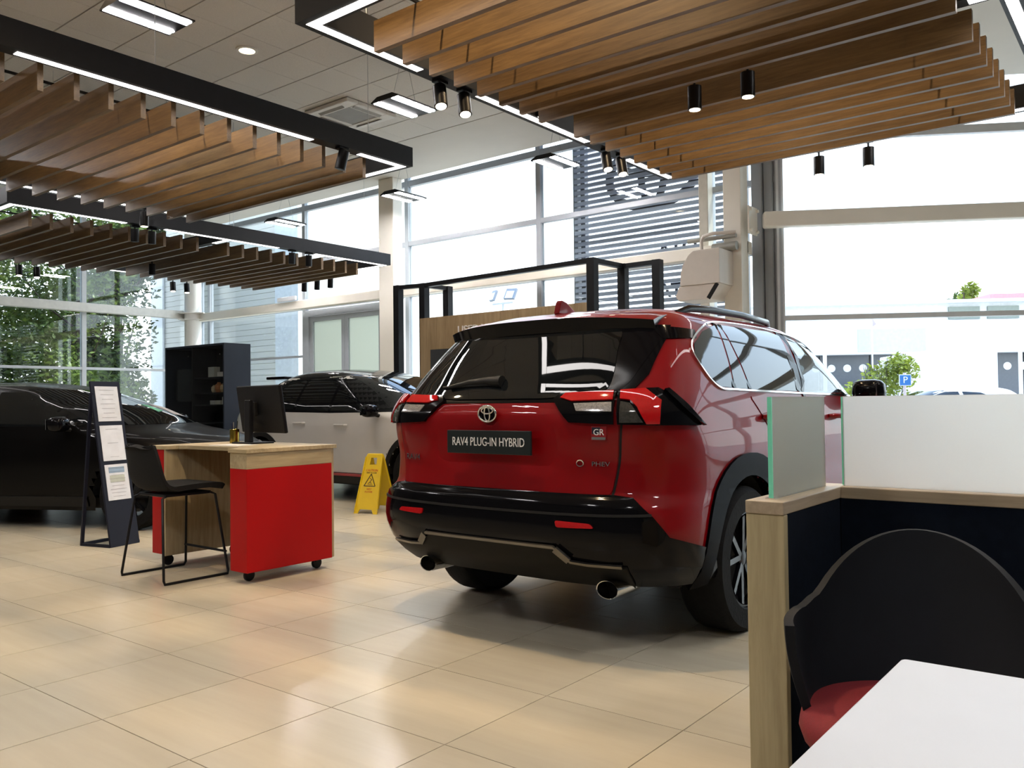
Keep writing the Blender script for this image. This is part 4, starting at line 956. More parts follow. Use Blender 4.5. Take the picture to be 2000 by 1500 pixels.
top.prism(fr_, lambda a, b, t: (a-DX, b-DY, t), .862, .89).build('desktop', M_deskw0, dk, bevel=.003)
for x, y in ((-4.92, 3.37), (-4.90, 3.92), (-5.92, 3.36), (-5.92, 3.92)):
    cs = MB(); cs.lathe([(.036, -.012), (.040, -.008), (.040, .008), (.036, .012)], 18, (x-DX, y-DY, .04), axis=0); cs.box(x-DX-.018, x-DX+.018, y-DY-.02, y-DY+.02, .05, .085)
    cs.build('castor', M_black, dk)
# computer monitor seen from behind
mo = tag(empty('monitor', (-5.52, 3.84, .89)), 'black computer monitor seen from behind on the desk', 'monitor')
th = math.radians(-8)
scm = MB(); scm.obox((.08, .0, .26), (math.cos(th), math.sin(th), 0), (-math.sin(th)*.97, math.cos(th)*.97, .16), (0, -.16, 1), .68, .028, .36); scm.build('screen_case', mat('monitor_black', (0.004, 0.004, 0.005), 0.5, spec=.2), mo, bevel=.008)
MB().obox((.08, .018, .26), (math.cos(th), math.sin(th), 0), (-math.sin(th)*.97, math.cos(th)*.97, .16), (0, -.16, 1), .60, .004, .325).build('display', mat('display_glass', (0.01, 0.01, 0.012), 0.08), mo)
MB().obox((.0, -.055, .17), (1, 0, 0), (0, 1, 0), (0, 0, 1), .07, .035, .32).build('stand_neck', M_black, mo, bevel=.006)
MB().obox((.0, -.03, .26), (1, 0, 0), (0, 1, 0), (0, 0, 1), .11, .03, .11).build('mount', M_trim, mo, bevel=.006)
MB().box(-.13, .13, -.12, .08, 0, .012).build('stand_base', M_black, mo, bevel=.005)
# gold pen pot and papers on the desk
gp = tag(empty('pen_pot', (-5.73, 3.80, .89)), 'gold and black pen pot left of the monitor', 'pot')
MB().lathe([(.033, 0), (.036, .003), (.036, .105), (.034, .107), (.032, .105), (.032, .006)], 28).build('pot', mat('gold_metal', (0.42, 0.32, 0.06), 0.2, metal=1.0, var=.3, scale=20), gp, auto=40)
for k, (dx, dy, l) in enumerate(((.01, .006, .17), (-.012, .004, .16), (0, -.012, .155))):
    MB().tube([(dx, dy, .01), (dx*2.0, dy*2, l)], .004, 8).build('pen', mat('pen_%s' % ('black', 'grey', 'navy')[k], ((.01, .01, .01), (.2, .2, .2), (.01, .015, .05))[k], .3), gp)
tag(MB().box(-.15, .15, -.10, .10, 0, .004).build('paper', mat('white_paper', (0.70, 0.68, 0.65), 0.6), None, loc=(-5.38, 3.56, .8905), rot=(0, 0, .12)), 'white sheet of paper lying on the desk top', 'paper')
# bar stool
st = tag(empty('bar_stool', (-5.52, 3.18, 0)), 'dark bar stool on thin black sled legs at the desk', 'stool')
M_seat = mat('charcoal_fabric', (0.009, 0.0095, 0.010), 0.85, var=.2, scale=200, bump=.15, bscale=500, spec=.2)
def shell_strip(prof, name, parent, m, th=.022, nx=10):
    """upholstered shell: profile of (y, z, half width, edge curl) swept across the width"""
    mb = MB(); P_ = smoothpoly([(p[0], p[1], p[2]) for p in prof], 6); C_ = smoothpoly([(p[3], 0, 0) for p in prof], 6); k = nx+1
    for sgn in (1, 0):
        for (y, z, w), (cu, _a, _b) in zip(P_, C_):
            for j in range(k):
                x = -1+2*j/nx; e = abs(x)**2.5
                mb.v.append((x*w, y+cu*e*.6*(1 if sgn else 1)+(0 if sgn else 0), z+cu*e*(.35)))
    n = len(P_)
    V = [Vector(v) for v in mb.v[:n*k]]
    for i in range(n):
        for j in range(k):
            a = V[min(i+1, n-1)*k+j]-V[max(i-1, 0)*k+j]; b = V[i*k+min(j+1, k-1)]-V[i*k+max(j-1, 0)]; nn = a.cross(b).normalized()
            mb.v[n*k+i*k+j] = tuple(V[i*k+j]+nn*th)
    for i in range(n-1):
        for j in range(nx):
            mb.f.append((i*k+j, i*k+j+1, (i+1)*k+j+1, (i+1)*k+j)); mb.f.append(tuple(n*k+q for q in (i*k+j, (i+1)*k+j, (i+1)*k+j+1, i*k+j+1)))
    ring_ = [j for j in range(k)]+[i*k+nx for i in range(1, n)]+[(n-1)*k+j for j in range(nx-1, -1, -1)]+[i*k for i in range(n-2, 0, -1)]
    for a, b in zip(ring_, ring_[1:]+ring_[:1]): mb.f.append((a, b, n*k+b, n*k+a))
    mb.m = [0]*len(mb.f)
    return mb.build(name, m, parent, auto=60)
shell_strip([(.26, .590, .185, .0), (.22, .607, .205, .0), (.05, .600, .215, .03), (-.12, .592, .215, .03)], 'seat', st, M_seat, .035)
shell_strip([(-.10, .592, .215, .03), (-.19, .610, .215, .05), (-.235, .67, .215, .05), (-.265, .80, .20, .05), (-.285, .895, .18, .05), (-.288, .905, .165, .05)], 'backrest', st, M_seat, .025)
for s in (-1, 1):
    MB().tube([(s*.17, -.16, .57), (s*.18, -.19, .56), (s*.275, -.235, .03), (s*.28, -.23, .009), (s*.28, -.2, .009), (s*.28, .20, .009), (s*.28, .235, .009), (s*.272, .245, .03), (s*.185, .20, .56), (s*.17, .17, .575)], .009, 8).build('sled_leg', M_black, st, auto=60)
MB().tube([(-.262, .235, .16), (.262, .235, .16)], .009, 8).build('foot_bar', M_black, st)
MB().box(-.17, .17, -.17, .18, .565, .585).build('seat_frame', M_black, st, bevel=.005)
# leaflet stand
M_navy = mat('navy_metal', (0.009, 0.011, 0.022), 0.5, var=.05, spec=.2)
ld = tag(empty('display_stand', (-7.07, 3.62, 0)), 'tall leaning navy stand holding three printed sheets', 'display stand')
e_ = Vector((-.25, .968, 0)); back = Vector((-.968, -.25, 0)); lean = back*.245; PW, PH = .30, 1.40
A0 = -e_*PW/2; A1 = e_*PW/2
up_ = (lean+Vector((0, 0, PH))).normalized(); nrm_ = e_.cross(up_).normalized()
if nrm_.dot(Vector((0.8, -.6, 0))) < 0: nrm_ = -nrm_
mb = MB(); mb.obox((lean+Vector((0, 0, PH)))/2, e_, up_, nrm_, PW, (lean+Vector((0, 0, PH))).length, .018); mb.build('front_panel', M_navy, ld, bevel=.003)
mb = MB()
for q_ in (A0*.96, A1*.96):
    mb.bar(q_+Vector((0, 0, .012)), q_+back*.34+Vector((0, 0, .012)), .024); mb.bar(q_+back*.34+Vector((0, 0, .0)), q_+lean*.93+Vector((0, 0, PH*.93)), .024)
mb.bar(A0+back*.34+Vector((0, 0, .012)), A1+back*.34+Vector((0, 0, .012)), .024)
mb.build('rear_frame', M_navy, ld)
for k, zc in enumerate((1.205, .868, .535)):
    c = lean*(zc/PH)+Vector((0, 0, zc))+nrm_*.012
    sh_ = MB().obox(c, e_, up_, nrm_, .232, .305, .003).build('printed_sheet', mat('printed_paper', (0.60, 0.62, 0.66), 0.3, coat=.3), ld)
    tx = MB(); rows = (7, 3, 9)[k]
    for i in range(rows):
        yy = .12-.24*i/max(1, rows-1)
        tx.obox(c+up_*yy+nrm_*.0022-e_*.0, e_, up_, nrm_, (.15, .12, .165)[k]*(1-.25*((i*7) % 3)/2), .004, .0008)
    tx.build('print_lines', mat('print_grey', (0.36, 0.37, 0.40), .5), sh_, kind='stuff')
    if k == 2:
        MB().obox(c+up_*.105+nrm_*.0022, e_, up_, nrm_, .16, .05, .0008).build('print_block', mat('print_blue', (0.25, 0.36, 0.50), .5), sh_)
        MB().obox(c+up_*.03+nrm_*.0022, e_, up_, nrm_, .15, .06, .0008).build('print_block', mat('print_sage', (0.45, 0.50, 0.44), .5), sh_)
# wet floor sign
sg = tag(empty('wet_floor_sign', (-6.93, 6.36, 0), math.radians(14)), 'yellow folding wet floor sign beside the white car', 'floor sign')
M_yel = mat('yellow_plastic', (0.62, 0.44, 0.008), 0.4, var=.04)
def leafpanel(sgn):
    H_, lean_ = .63, .20
    def fn(a, b, t): return (a, sgn*(lean_*(1-b/H_)+.004)+t, b)
    out = [(-.145, 0), (-.10, 0), (-.075, .045), (.075, .045), (.10, 0), (.145, 0), (.105, .60), (.095, .63), (-.095, .63), (-.105, .60)]
    hole = [(-.042, .515), (.042, .515), (.040, .59), (-.040, .59)]
    mb = MB(); r = delaunay_2d_cdt([Vector(p) for p in out+hole], [(i, (i+1) % 10) for i in range(10)]+[(10+i, 10+(i+1) % 4) for i in range(4)], [], 1, 1e-6)
    V = [(v.x, v.y) for v in r[0]]; F = [f for f in r[2] if not pin(hole, sum(V[i][0] for i in f)/3, sum(V[i][1] for i in f)/3)]
    n = len(V); mb.add([fn(a, b, -.007) for a, b in V]+[fn(a, b, .007) for a, b in V], [tuple(f) for f in F]+[tuple(n+i for i in reversed(f)) for f in F])
    for lp in (out, hole):
        m_ = len(lp); mb.add([fn(a, b, -.007) for a, b in lp]+[fn(a, b, .007) for a, b in lp], [(i, (i+1) % m_, m_+(i+1) % m_, m_+i) for i in range(m_)])
    for q_ in (-1, 1): mb.bar(fn(q_*.135, .03, -.01), fn(q_*.102, .60, -.01), .012, .016)
    return mb.build('sign_panel', M_yel, sg), fn
p1, fn1 = leafpanel(-1); leafpanel(1)
MB().tube([(-.09, 0, .625), (.09, 0, .625)], .011, 10).build('hinge', M_yel, sg)
upv = Vector((0, .20, .63)).normalized(); M_blk = mat('print_black', (.01, .01, .01), .5); M_rdp = mat('print_red', (.45, .006, .006), .5)
def signtext(t, z, sz, m, w=None):
    o_ = Vector(fn1(0, z, -.0085)); add_text(MB(), t, sz, o_, (1, 0, 0), upv, .0012, width=w, squeeze=1.0).build('lettering', m, p1)
signtext('CAUTION', .455, .034, M_rdp, .150); signtext('WET FLOOR', .428, .024, M_blk, .13); signtext('WET', .255, .030, M_rdp, .062); signtext('FLOOR', .228, .026, M_rdp, .095)
tri = MB(); pts_ = [fn1(a, b, -.009) for a, b in ((-.072, .29), (.072, .29), (0, .418))]
for i in range(3): tri.bar(pts_[i], pts_[(i+1) % 3], .008, .0025, up=(0, -1, .3))
tri.bar(fn1(-.028, .305, -.009), fn1(.034, .305, -.009), .004, .0025, up=(0, -1, .3)); tri.bar(fn1(-.005, .33, -.009), fn1(.018, .36, -.009), .006, .0025, up=(0, -1, .3)); tri.bar(fn1(.018, .36, -.009), fn1(-.012, .372, -.009), .005, .0025, up=(0, -1, .3)); tri.bar(fn1(-.005, .33, -.009), fn1(-.026, .315, -.009), .005, .0025, up=(0, -1, .3)); tri.bar(fn1(-.002, .33, -.009), fn1(.022, .318, -.009), .005, .0025, up=(0, -1, .3))
tri.build('warning_triangle', M_blk, p1)
# dark display cabinet with goods behind its glass
cx0, cx1, cy0, cy1, cz = -12.48, -10.87, 7.04, 7.49, 2.10
cbn = tag(empty('display_cabinet', ((cx0+cx1)/2, cy0, 0)), 'tall dark cabinet with black glass front, left of the white car', 'cabinet')
ox = (cx0+cx1)/2; M_cab = mat('slate_laminate', (0.022, 0.029, 0.042), 0.5, var=.03, spec=.25)
def cbox(a, b, c, d, e, f): return MB().box(a-ox, b-ox, c-cy0, d-cy0, e, f)
cbox(cx1-.03, cx1, cy0, cy1, 0, cz).build('side_panel', M_cab, cbn, bevel=.003); cbox(cx0, cx0+.03, cy0, cy1, 0, cz).build('side_panel', M_cab, cbn, bevel=.003)
cbox(cx0+.03, cx1-.03, cy0, cy1, cz-.03, cz).build('top_panel', M_cab, cbn); cbox(cx0+.03, cx1-.03, cy1-.02, cy1, 0, cz-.03).build('back_panel', M_under, cbn); cbox(cx0+.03, cx1-.03, cy0+.01, cy1-.02, 0, .10).build('plinth', M_under, cbn)
cbox(-11.76, -11.73, cy0+.02, cy1-.02, .10, cz-.03).build('divider', M_under, cbn)
for z in (.55, .92, 1.19, 1.37, 1.60): cbox(-11.73, cx1-.03, cy0+.05, cy1-.02, z-.01, z+.01).build('shelf', M_trim, cbn)
cbox(-12.35, -11.82, cy0+.10, cy0+.13, 1.25, 1.75).build('dark_screen', mat('dark_screen', (.02, .022, .025), .2), cbn)
G_cab = glass('smoked_glass', (0.82, 0.84, 0.84), refl=0.5)
for a, b in ((cx0+.035, -11.75), (-11.74, cx1-.035)):
    d_ = cbox(a, b, cy0+.002, cy0+.010, .11, cz-.035).build('glass_door', G_cab, cbn)
    cbox(b-.06, b-.045, cy0-.012, cy0+.002, 1.93, 1.945).build('door_knob', M_chrome, d_)
goods = [(-11.30, 1.61, .16, .15, (.62, .62, .56)), (-11.06, 1.61, .16, .07, (.75, .72, .66)), (-11.12, 1.20, .12, .06, (.55, .52, .44)), (-11.17, 1.38, .13, .15, (.52, .20, .07)), (-11.05, 1.38, .11, .13, (.62, .42, .20)), (-10.95, 1.38, .06, .18, (.78, .76, .72)), (-11.30, 1.38, .09, .11, (.60, .50, .32)), (-11.02, 1.20, .08, .14, (.68, .68, .66)), (-11.26, 1.20, .14, .06, (.45, .45, .42))]
for k, (x, z, w, h, c) in enumerate(goods):
    g_ = MB()
    if k in (3, 4, 6): g_.lathe([(w*.32, 0), (w*.48, h*.3), (w*.45, h*.7), (w*.2, h*.9), (w*.2, h)], 16)
    elif k in (5, 7): g_.lathe([(w*.5, 0), (w*.5, h*.75), (w*.25, h*.86), (w*.25, h)], 16)
    else: g_.box(-w/2, w/2, -.05, .05, 0, h)
    tag(g_.build('accessory' if k not in (5, 7) else 'bottle', mat('goods_%d' % k, c, .5), None, loc=(x, cy0+.11, z+.001), bevel=.004),
        ['pale carton on the upper cabinet shelf', 'flat white box on the upper cabinet shelf beside the carton', 'small beige box on the second cabinet shelf', 'rust brown jar on the middle cabinet shelf', 'tan jar on the middle cabinet shelf', 'white bottle at the right end of the middle cabinet shelf', 'straw coloured jar, leftmost on the middle cabinet shelf', 'white bottle on the lowest cabinet shelf', 'flat grey box on the lowest cabinet shelf'][k], 'box' if k in (0, 1, 2, 8) else ('bottle' if k in (5, 7) else 'jar'), 'goods inside the dark cabinet')
# ---- used car display: oak wall in a black box frame
FY = 9.0
uw = tag(empty('display_wall', (-7.3, FY, 0)), 'oak faced display wall inside a black open frame, behind the red car', 'display wall')
M_uwood = wood('oak_veneer_upright', (0.24, 0.165, 0.085), (0.38, 0.28, 0.16), axis=2, rough=.5, scale=2.2)
for k in range(4):
    a = -8.80+k*.77; MB().box(a+7.3, a+.768+7.3, -.02, .06, 0, 2.44).build('oak_panel', M_uwood, uw, bevel=.002)
def post(x, y, z=2.95): MB().box(x-.055+7.3, x+.055+7.3, y-.055, y+.055, 0, z).build('frame_post', M_black, uw)
for x, y in ((-9.29, .02), (-8.84, .12), (-8.80, .60), (-5.72, -.08), (-5.68, .60), (-5.17, .60)): post(x, y, 2.98)
def rail(x0, y0_, x1, y1_, z=2.98):
    MB().bar((x0+7.3, y0_, z-.03), (x1+7.3, y1_, z-.03), .07, .06).build('frame_rail', M_black, uw)
rail(-9.29, .02, -8.84, .12); rail(-8.84, .12, -8.80, .60); rail(-8.84, .12, -5.72, -.08); rail(-5.72, -.08, -5.68, .60); rail(-5.68, .60, -5.17, .60)
add_text(MB(), 'USED VEHICLES', .165, (-7.47+7.3, -.028, 2.215), (1, 0, 0), (0, 0, 1), .016).build('wall_lettering', mat('letter_white', (.75, .73, .70), .5), uw)
MB().box(-8.56+7.3, -7.3+7.3, -.05, -.02, 1.25, 1.965).build('wall_screen', mat('screen_grey', (.05, .055, .06), .25), uw)
# ---- fan heater on the steel column
fh = tag(empty('air_heater', (-4.52, 9.62, 2.78)), 'white boxy air heater mounted by pipes beside the corner column', 'heater')
M_hw = mat('heater_white', (0.66, 0.60, 0.54), .5, var=.02)
hp = [(-.24, -.20)]+[(-.24+.02*i/6-.0, -.20+.30*i/6) for i in range(1, 4)]+[(-.20, .06), (-.13, .17), (-.06, .22), (.28, .22), (.28, -.20)]
MB().prism(hp, lambda a, b, t: (a, t, b), -.22, .22).build('casing', M_hw, fh, bevel=.008)
MB().prism([(-.27, -.38), (-.31, -.32), (-.26, -.20), (.26, -.20), (.14, -.38)], lambda a, b, t: (a, t, b), -.20, .22).build('outlet_hood', M_hw, fh, bevel=.006)
mb = MB(); mb.obox((.185, -.205, -.29), (.55, 0, .8), (0, 1, 0), (.8, 0, -.55), .21, .008, .05); mb.build('air_slot', M_trim, fh)
pi_ = MB(); pi_.tube([(-.05, 0, .20), (-.05, 0, .36), (-.02, 0, .42), (.10, 0, .44), (.36, .1, .44)], .022, 10); pi_.build('pipe', M_hw, fh, auto=60)
pi_ = MB(); pi_.tube([(-.28, .1, .40), (.36, .1, .40)], .028, 10); pi_.tube([(.05, .12, .28), (.36, .12, .28)], .055, 12); pi_.build('mounting_tube', mat('dull_steel', (.34, .33, .29), .45, metal=.3), fh, auto=60)
# ---- meeting booth partition
BZc = .88
bo_ = tag(empty('booth_partition', (-.9, 2.4, 0)), 'low oak and navy booth partition topped with frosted glass', 'partition')
M_bw = wood('booth_oak', (0.30, 0.245, 0.135), (0.45, 0.38, 0.225), axis=2, rough=.5, scale=2.6)
M_bcap0 = wood('booth_cap_x', (0.27, 0.215, 0.15), (0.42, 0.34, 0.24), axis=0, rough=.45, scale=2.4); M_bcap1 = wood('booth_cap_y', (0.27, 0.215, 0.15), (0.42, 0.34, 0.24), axis=1, rough=.45, scale=2.4)
M_nf = mat('navy_felt', (0.0045, 0.0075, 0.0145), 0.9, var=.15, scale=30, spec=.08)
def bb(x0, x1, y0, y1, z0, z1): return MB().box(x0+.9, x1+.9, y0-2.4, y1-2.4, z0, z1)
XO, XI, YI, YO = -1.012, -.897, 2.92, 3.035
bb(XO, XI, 2.40, 2.43, 0, BZc-.038).build('end_board', M_bw, bo_, bevel=.003)
bb(XO, XI, 2.395, YO, BZc-.038, BZc).build('cap_rail', M_bcap1, bo_, bevel=.003)
bb(XI, 1.35, YI, YO, BZc-.038, BZc).build('cap_rail', M_bcap0, bo_, bevel=.003)
bb(XI-.010, XI-.002, 2.43, YI, 0, BZc-.038).build('felt_panel', M_nf, bo_); bb(XI, 1.35, YI+.004, YI+.012, 0, BZc-.038).build('felt_panel', M_nf, bo_)
bb(XO+.002, XO+.014, 2.43, YO, 0, BZc-.038).build('outer_panel', M_bw, bo_); bb(XO+.014, 1.35, YO-.014, YO-.002, 0, BZc-.038).build('outer_panel', M_bw, bo_)
bb(XO+.014, XI-.010, 2.43, YO-.014, 0, BZc-.04).build('core', M_under, bo_); bb(XI, 1.35, YI+.012, YO-.014, 0, BZc-.04).build('core', M_under, bo_)
G_fr = frosted('frosted_screen', (0.87, 0.92, 0.885), .8)
M_gedge = mat('green_glass_edge', (0.22, 0.80, 0.56), .3, var=.05, emis=0)  # bright base colour stands in for light piped through the glass
G_fr2 = frosted('frosted_screen_clearer', (0.95, 0.93, 0.90), .62)
def fglass(x0, x1, y0, y1, edge, m=None):
    g = bb(x0, x1, y0, y1, BZc, 1.185).build('glass_screen', m or G_fr, bo_)
    a = bb(*edge, BZc+.002, 1.184); a.build('green_edge', M_gedge, g)
fglass(-.960, -.948, 2.455, 2.93, (-.9605, -.9475, 2.449, 2.4545))
fglass(-.90, 1.35, 2.972, 2.984, (-.9055, -.9005, 2.9715, 2.9845), G_fr2)
bb(-.97, -.938, 2.445, 2.462, BZc, BZc+.004).build('glass_clip', M_chrome, bo_)
# ---- tub chair
tc_ = tag(empty('tub_chair', (-.49, 2.20, 0), math.radians(14)), 'black tub chair with red seat inside the booth', 'chair')
M_tub = mat('black_shell', (0.0055, 0.0075, 0.0105), 0.6, var=.1, spec=.22)
def tub(rs, th, name, m, parent, zlo, ztop, n=48, m_=14):
    mb = MB(); k = n+1
    for sgn in (0, 1):
        for i in range(m_+1):
            t = i/m_
            for j in range(k):
                a = math.radians(-14)+math.radians(208)*j/n   # 90 deg = back
                w = max(0, math.cos(a-PI/2)); prof = ztop(a)
                z = zlo+(prof-zlo)*t; r = rs*(.80+.20*math.sin(t*PI/2))-(th if sgn else 0)
                rx = r*1.04; ry = r*.94
                lean_ = .05*t*w
                mb.v.append((rx*math.cos(a), ry*math.sin(a)+lean_, z))
    q = (m_+1)*k
    for s_ in (0, 1):
        for i in range(m_):
            for j in range(n): f = (s_*q+i*k+j, s_*q+i*k+j+1, s_*q+(i+1)*k+j+1, s_*q+(i+1)*k+j); mb.f.append(f if s_ == 0 else f[::-1])
    loop = list(range(k))+[i*k+n for i in range(1, m_+1)]+[m_*k+j for j in range(n-1, -1, -1)]+[i*k for i in range(m_-1, 0, -1)]
    for a, b in zip(loop, loop[1:]+loop[:1]): mb.f.append((a, b, q+b, q+a))
    mb.m = [0]*len(mb.f); return mb.build(name, m, parent, auto=60)
def tubtop(a):
    w = max(0, math.sin(a)); d = abs(math.degrees(a)-90)
    hi = .815-.10*(d/55)**2 if d < 55 else 0
    if d < 55: return .815-.165*(d/55)**2
    if d < 70: t = (d-55)/15; t = t*t*(3-2*t); return .65*(1-t)+.628*t
    return .630-.012*((d-70)/34)
tub(.305, .022, 'shell', M_tub, tc_, .345, tubtop)
cu = MB(); n = 36
def rim_(s_): return [(s_*.272*1.04*math.copysign(abs(math.cos(2*PI*i/n))**.8, math.cos(2*PI*i/n)), s_*.262*math.copysign(abs(math.sin(2*PI*i/n))**.8, math.sin(2*PI*i/n))-.01) for i in range(n)]
for s_, z in ((.90, .345), (.97, .36), (1.0, .385), (.98, .408), (.90, .424), (.6, .430), (.2, .432)): cu.v += [(x, y, z) for x, y in rim_(s_)]
for i in range(6):
    for j in range(n): cu.f.append((i*n+j, i*n+(j+1) % n, (i+1)*n+(j+1) % n, (i+1)*n+j))
cu.f += [tuple(reversed(range(n))), tuple(6*n+j for j in range(n))]; cu.m = [0]*len(cu.f)
cu.build('seat_cushion', mat('red_fabric', (0.16, 0.002, 0.006), .8, var=.1, scale=150, bump=.15, bscale=400), tc_, auto=60)
for a in (45, 135, 225, 315):
    x, y = math.cos(math.radians(a)), math.sin(math.radians(a)); MB().tube([(x*.16, y*.16, .345), (x*.27, y*.27, .0)], [.018, .011], 10).build('leg', M_black, tc_)
MB().lathe([(.19, .325), (.24, .346)], 28).build('seat_base', M_black, tc_)
# ---- white table
tb_ = tag(empty('table', (.23, 1.02, 0)), 'white square topped table in the near right corner', 'table')
MB().prism(rounded([(-.602, -.5), (.5, -.5), (.5, .512), (-.602, .502)], .012), lambda a, b, t: (a, b, t), .715, .74).build('table_top', mat('white_laminate', (0.56, 0.60, 0.66), .35, var=.01), tb_, bevel=.003)
MB().lathe([(.035, .02), (.035, .715)], 20).build('pedestal', M_white, tb_, auto=40); MB().lathe([(.26, 0), (.26, .010), (.05, .022)], 32).build('base_plate', M_white, tb_, auto=40)
MB().box(-.2, .2, -.2, .2, .700, .715).build('top_plate', M_white, tb_)

# ================================================================== OUTSIDE
gm = mat('pale_concrete', (0.34, 0.33, 0.31), 0.9, var=.12, scale=.8, bump=.1, bscale=20)
struct(MB().box(-120, 120, -60, 160, -.5, -.26).build('ground', gm))
# forecourt strip right outside the glazing, level with the floor
struct(MB().prism([(-60, YF+.06), (P0.x-.05, YF+.06), (P1.x+.02, P1.y+.08), (60, P1.y+.08), (60, 60), (-60, 60)], lambda a, b, t: (a, b, t), -.26, -.03).build('forecourt', mat('forecourt_paving', (0.36, 0.35, 0.33), .9, var=.1, scale=.5)))
struct(MB().box(-60, XL-.16, -20, YF+.05, -.26, -.03).build('side_yard', mat('side_paving', (0.28, 0.27, 0.25), .9, var=.1, scale=.5)))
# neighbouring wing in white horizontal cladding, seen through the corner
wg = struct(empty('wall_neighbour', (-19.95, 13.0, 0)))
M_cl = mat('white_cladding', (0.72, 0.67, 0.58), .5, var=.02, scale=1)
MB().box(-3.1, 3.1, .02, 6, 0, 9).build('wing_core', M_cl, wg)
f0 = None
for k in range(60):
    z = .075+k*.15
    if f0 is None: f0 = MB().box(-3.1, 2.2, -.012, .02, -.071, .071).build('cladding_board', M_cl, wg, loc=(0, 0, z))
    else: o = bpy.data.objects.new('cladding_board', f0.data); COL.objects.link(o); o.parent = wg; o.location = (0, 0, z)
MB().box(2.2, 3.12, -.05, .02, 0, 9).build('corner_panel', mat('white_panel', (.74, .74, .73), .5), wg)
MB().box(-3.75, -3.1, -.08, 5.0, 0, 9).build('corner_panel', mat('white_panel', (.74, .74, .73), .5), wg)  # white pilaster added in place of a sunlit band on the wing
# ---- louvred screen with the brand sign outside the far glazing
LY = 10.98
ls = tag(empty('louvre_screen', (-5.75, LY, 0)), 'tall screen of grey louvre blades outside the far glazing', 'louvre screen')
M_lv = mat('louvre_grey', (0.30, 0.31, 0.39), .5, var=.04)
for x in (-7.36, -7.22, -4.60): MB().box(x-.04+5.75, x+.04+5.75, .03, .13, 0, 7.2).build('screen_post', mat('post_grey', (0.13, .135, .15), .5), ls)
l0 = None
for k in range(62):
    z = .30+k*.090
    if l0 is None: l0 = MB().obox((0, 0, 0), (1, 0, 0), (0, 1, 0), (0, 0, 1), 2.75, .045, .055).build('louvre_blade', M_lv, ls, loc=(-5.97+5.75, 0, z))
    else: o = bpy.data.objects.new('louvre_blade', l0.data); COL.objects.link(o); o.parent = ls; o.location = (-5.97+5.75, 0, z)
M_sg = mat('sign_dark', (0.02, 0.02, 0.024), .5, spec=.1)
sgn_ = MB()
def tl(t, x, z, size, w):
    mb = MB(); add_text(mb, t, size, (x+5.75, .10, z), (-1, 0, 0), (0, 0, 1), .04, width=w, squeeze=1.0); mb.build('sign_lettering', M_sg, ls)
tl('TOYOTA', -5.33, 3.38, .29, 1.25); tl('TOYOTA', -5.33, 2.78, .29, 1.25)
em = MB(); ellipse(em, (-6.03+5.75, .10, 4.55), .74, .49, .065, (1, 0, 0), (0, 0, 1), 48, 8); ellipse(em, (-6.03+5.75, .10, 4.55), .19, .43, .055, (1, 0, 0), (0, 0, 1), 40, 8); ellipse(em, (-6.03+5.75, .10, 4.75), .46, .19, .055, (1, 0, 0), (0, 0, 1), 40, 8)
em.build('sign_emblem', M_sg, ls, auto=60)
# ---- trees
M_bark = mat('bark', (0.085, 0.062, 0.045), .9, var=.3, scale=8, bump=.4)
def leafmat(name, c):
    m = mat(name, c, .6, var=.45, scale=.9, objvar=.05)
    n = m.node_tree; b = n.nodes['Principled BSDF']; o = n.nodes['Material Output']; t = n.nodes.new('ShaderNodeBsdfTranslucent'); mx = n.nodes.new('ShaderNodeMixShader'); mx.inputs[0].default_value = .4
    n.links.new(b.inputs['Base Color'].links[0].from_socket, t.inputs[0]); n.links.new(b.outputs[0], mx.inputs[1]); n.links.new(t.outputs[0], mx.inputs[2]); n.links.new(mx.outputs[0], o.inputs[0]); return m
M_l = [leafmat('leaf_dark', (0.055, 0.09, 0.02)), leafmat('leaf_mid', (0.13, 0.19, 0.035)), leafmat('leaf_light', (0.22, 0.27, 0.035))]
def crown(parent, blobs, n, sz, m):
    mb = MB(); tot = sum(b[3]**2 for b in blobs)
    for (cx, cy, cz, r, fz) in blobs:
        for _ in range(int(n*r*r/tot)):
            v = Vector((random.gauss(0, 1), random.gauss(0, 1), random.gauss(0, 1))).normalized()*r*(random.random()**.4); v.z *= fz
            p = Vector((cx, cy, cz))+v; a = Vector((random.gauss(0, 1), random.gauss(0, 1), random.gauss(0, .6))).normalized(); b = a.orthogonal().normalized(); s_ = sz*random.uniform(.6, 1.3)
            q = random.uniform(0, 2*PI); b = (b*math.cos(q)+a.cross(b)*math.sin(q))
            mb.v += [tuple(p-a*s_), tuple(p+b*s_*.45), tuple(p+a*s_), tuple(p-b*s_*.45)]; k = len(mb.v)-4; mb.f.append((k, k+1, k+2, k+3)); mb.m.append(0)
    me = bpy.data.meshes.new('crown'); me.from_pydata(mb.v, [], mb.f); me.update(); me.materials.append(m)
    o = bpy.data.objects.new('crown', me); COL.objects.link(o); o.parent = parent; o['kind'] = 'stuff'; return o
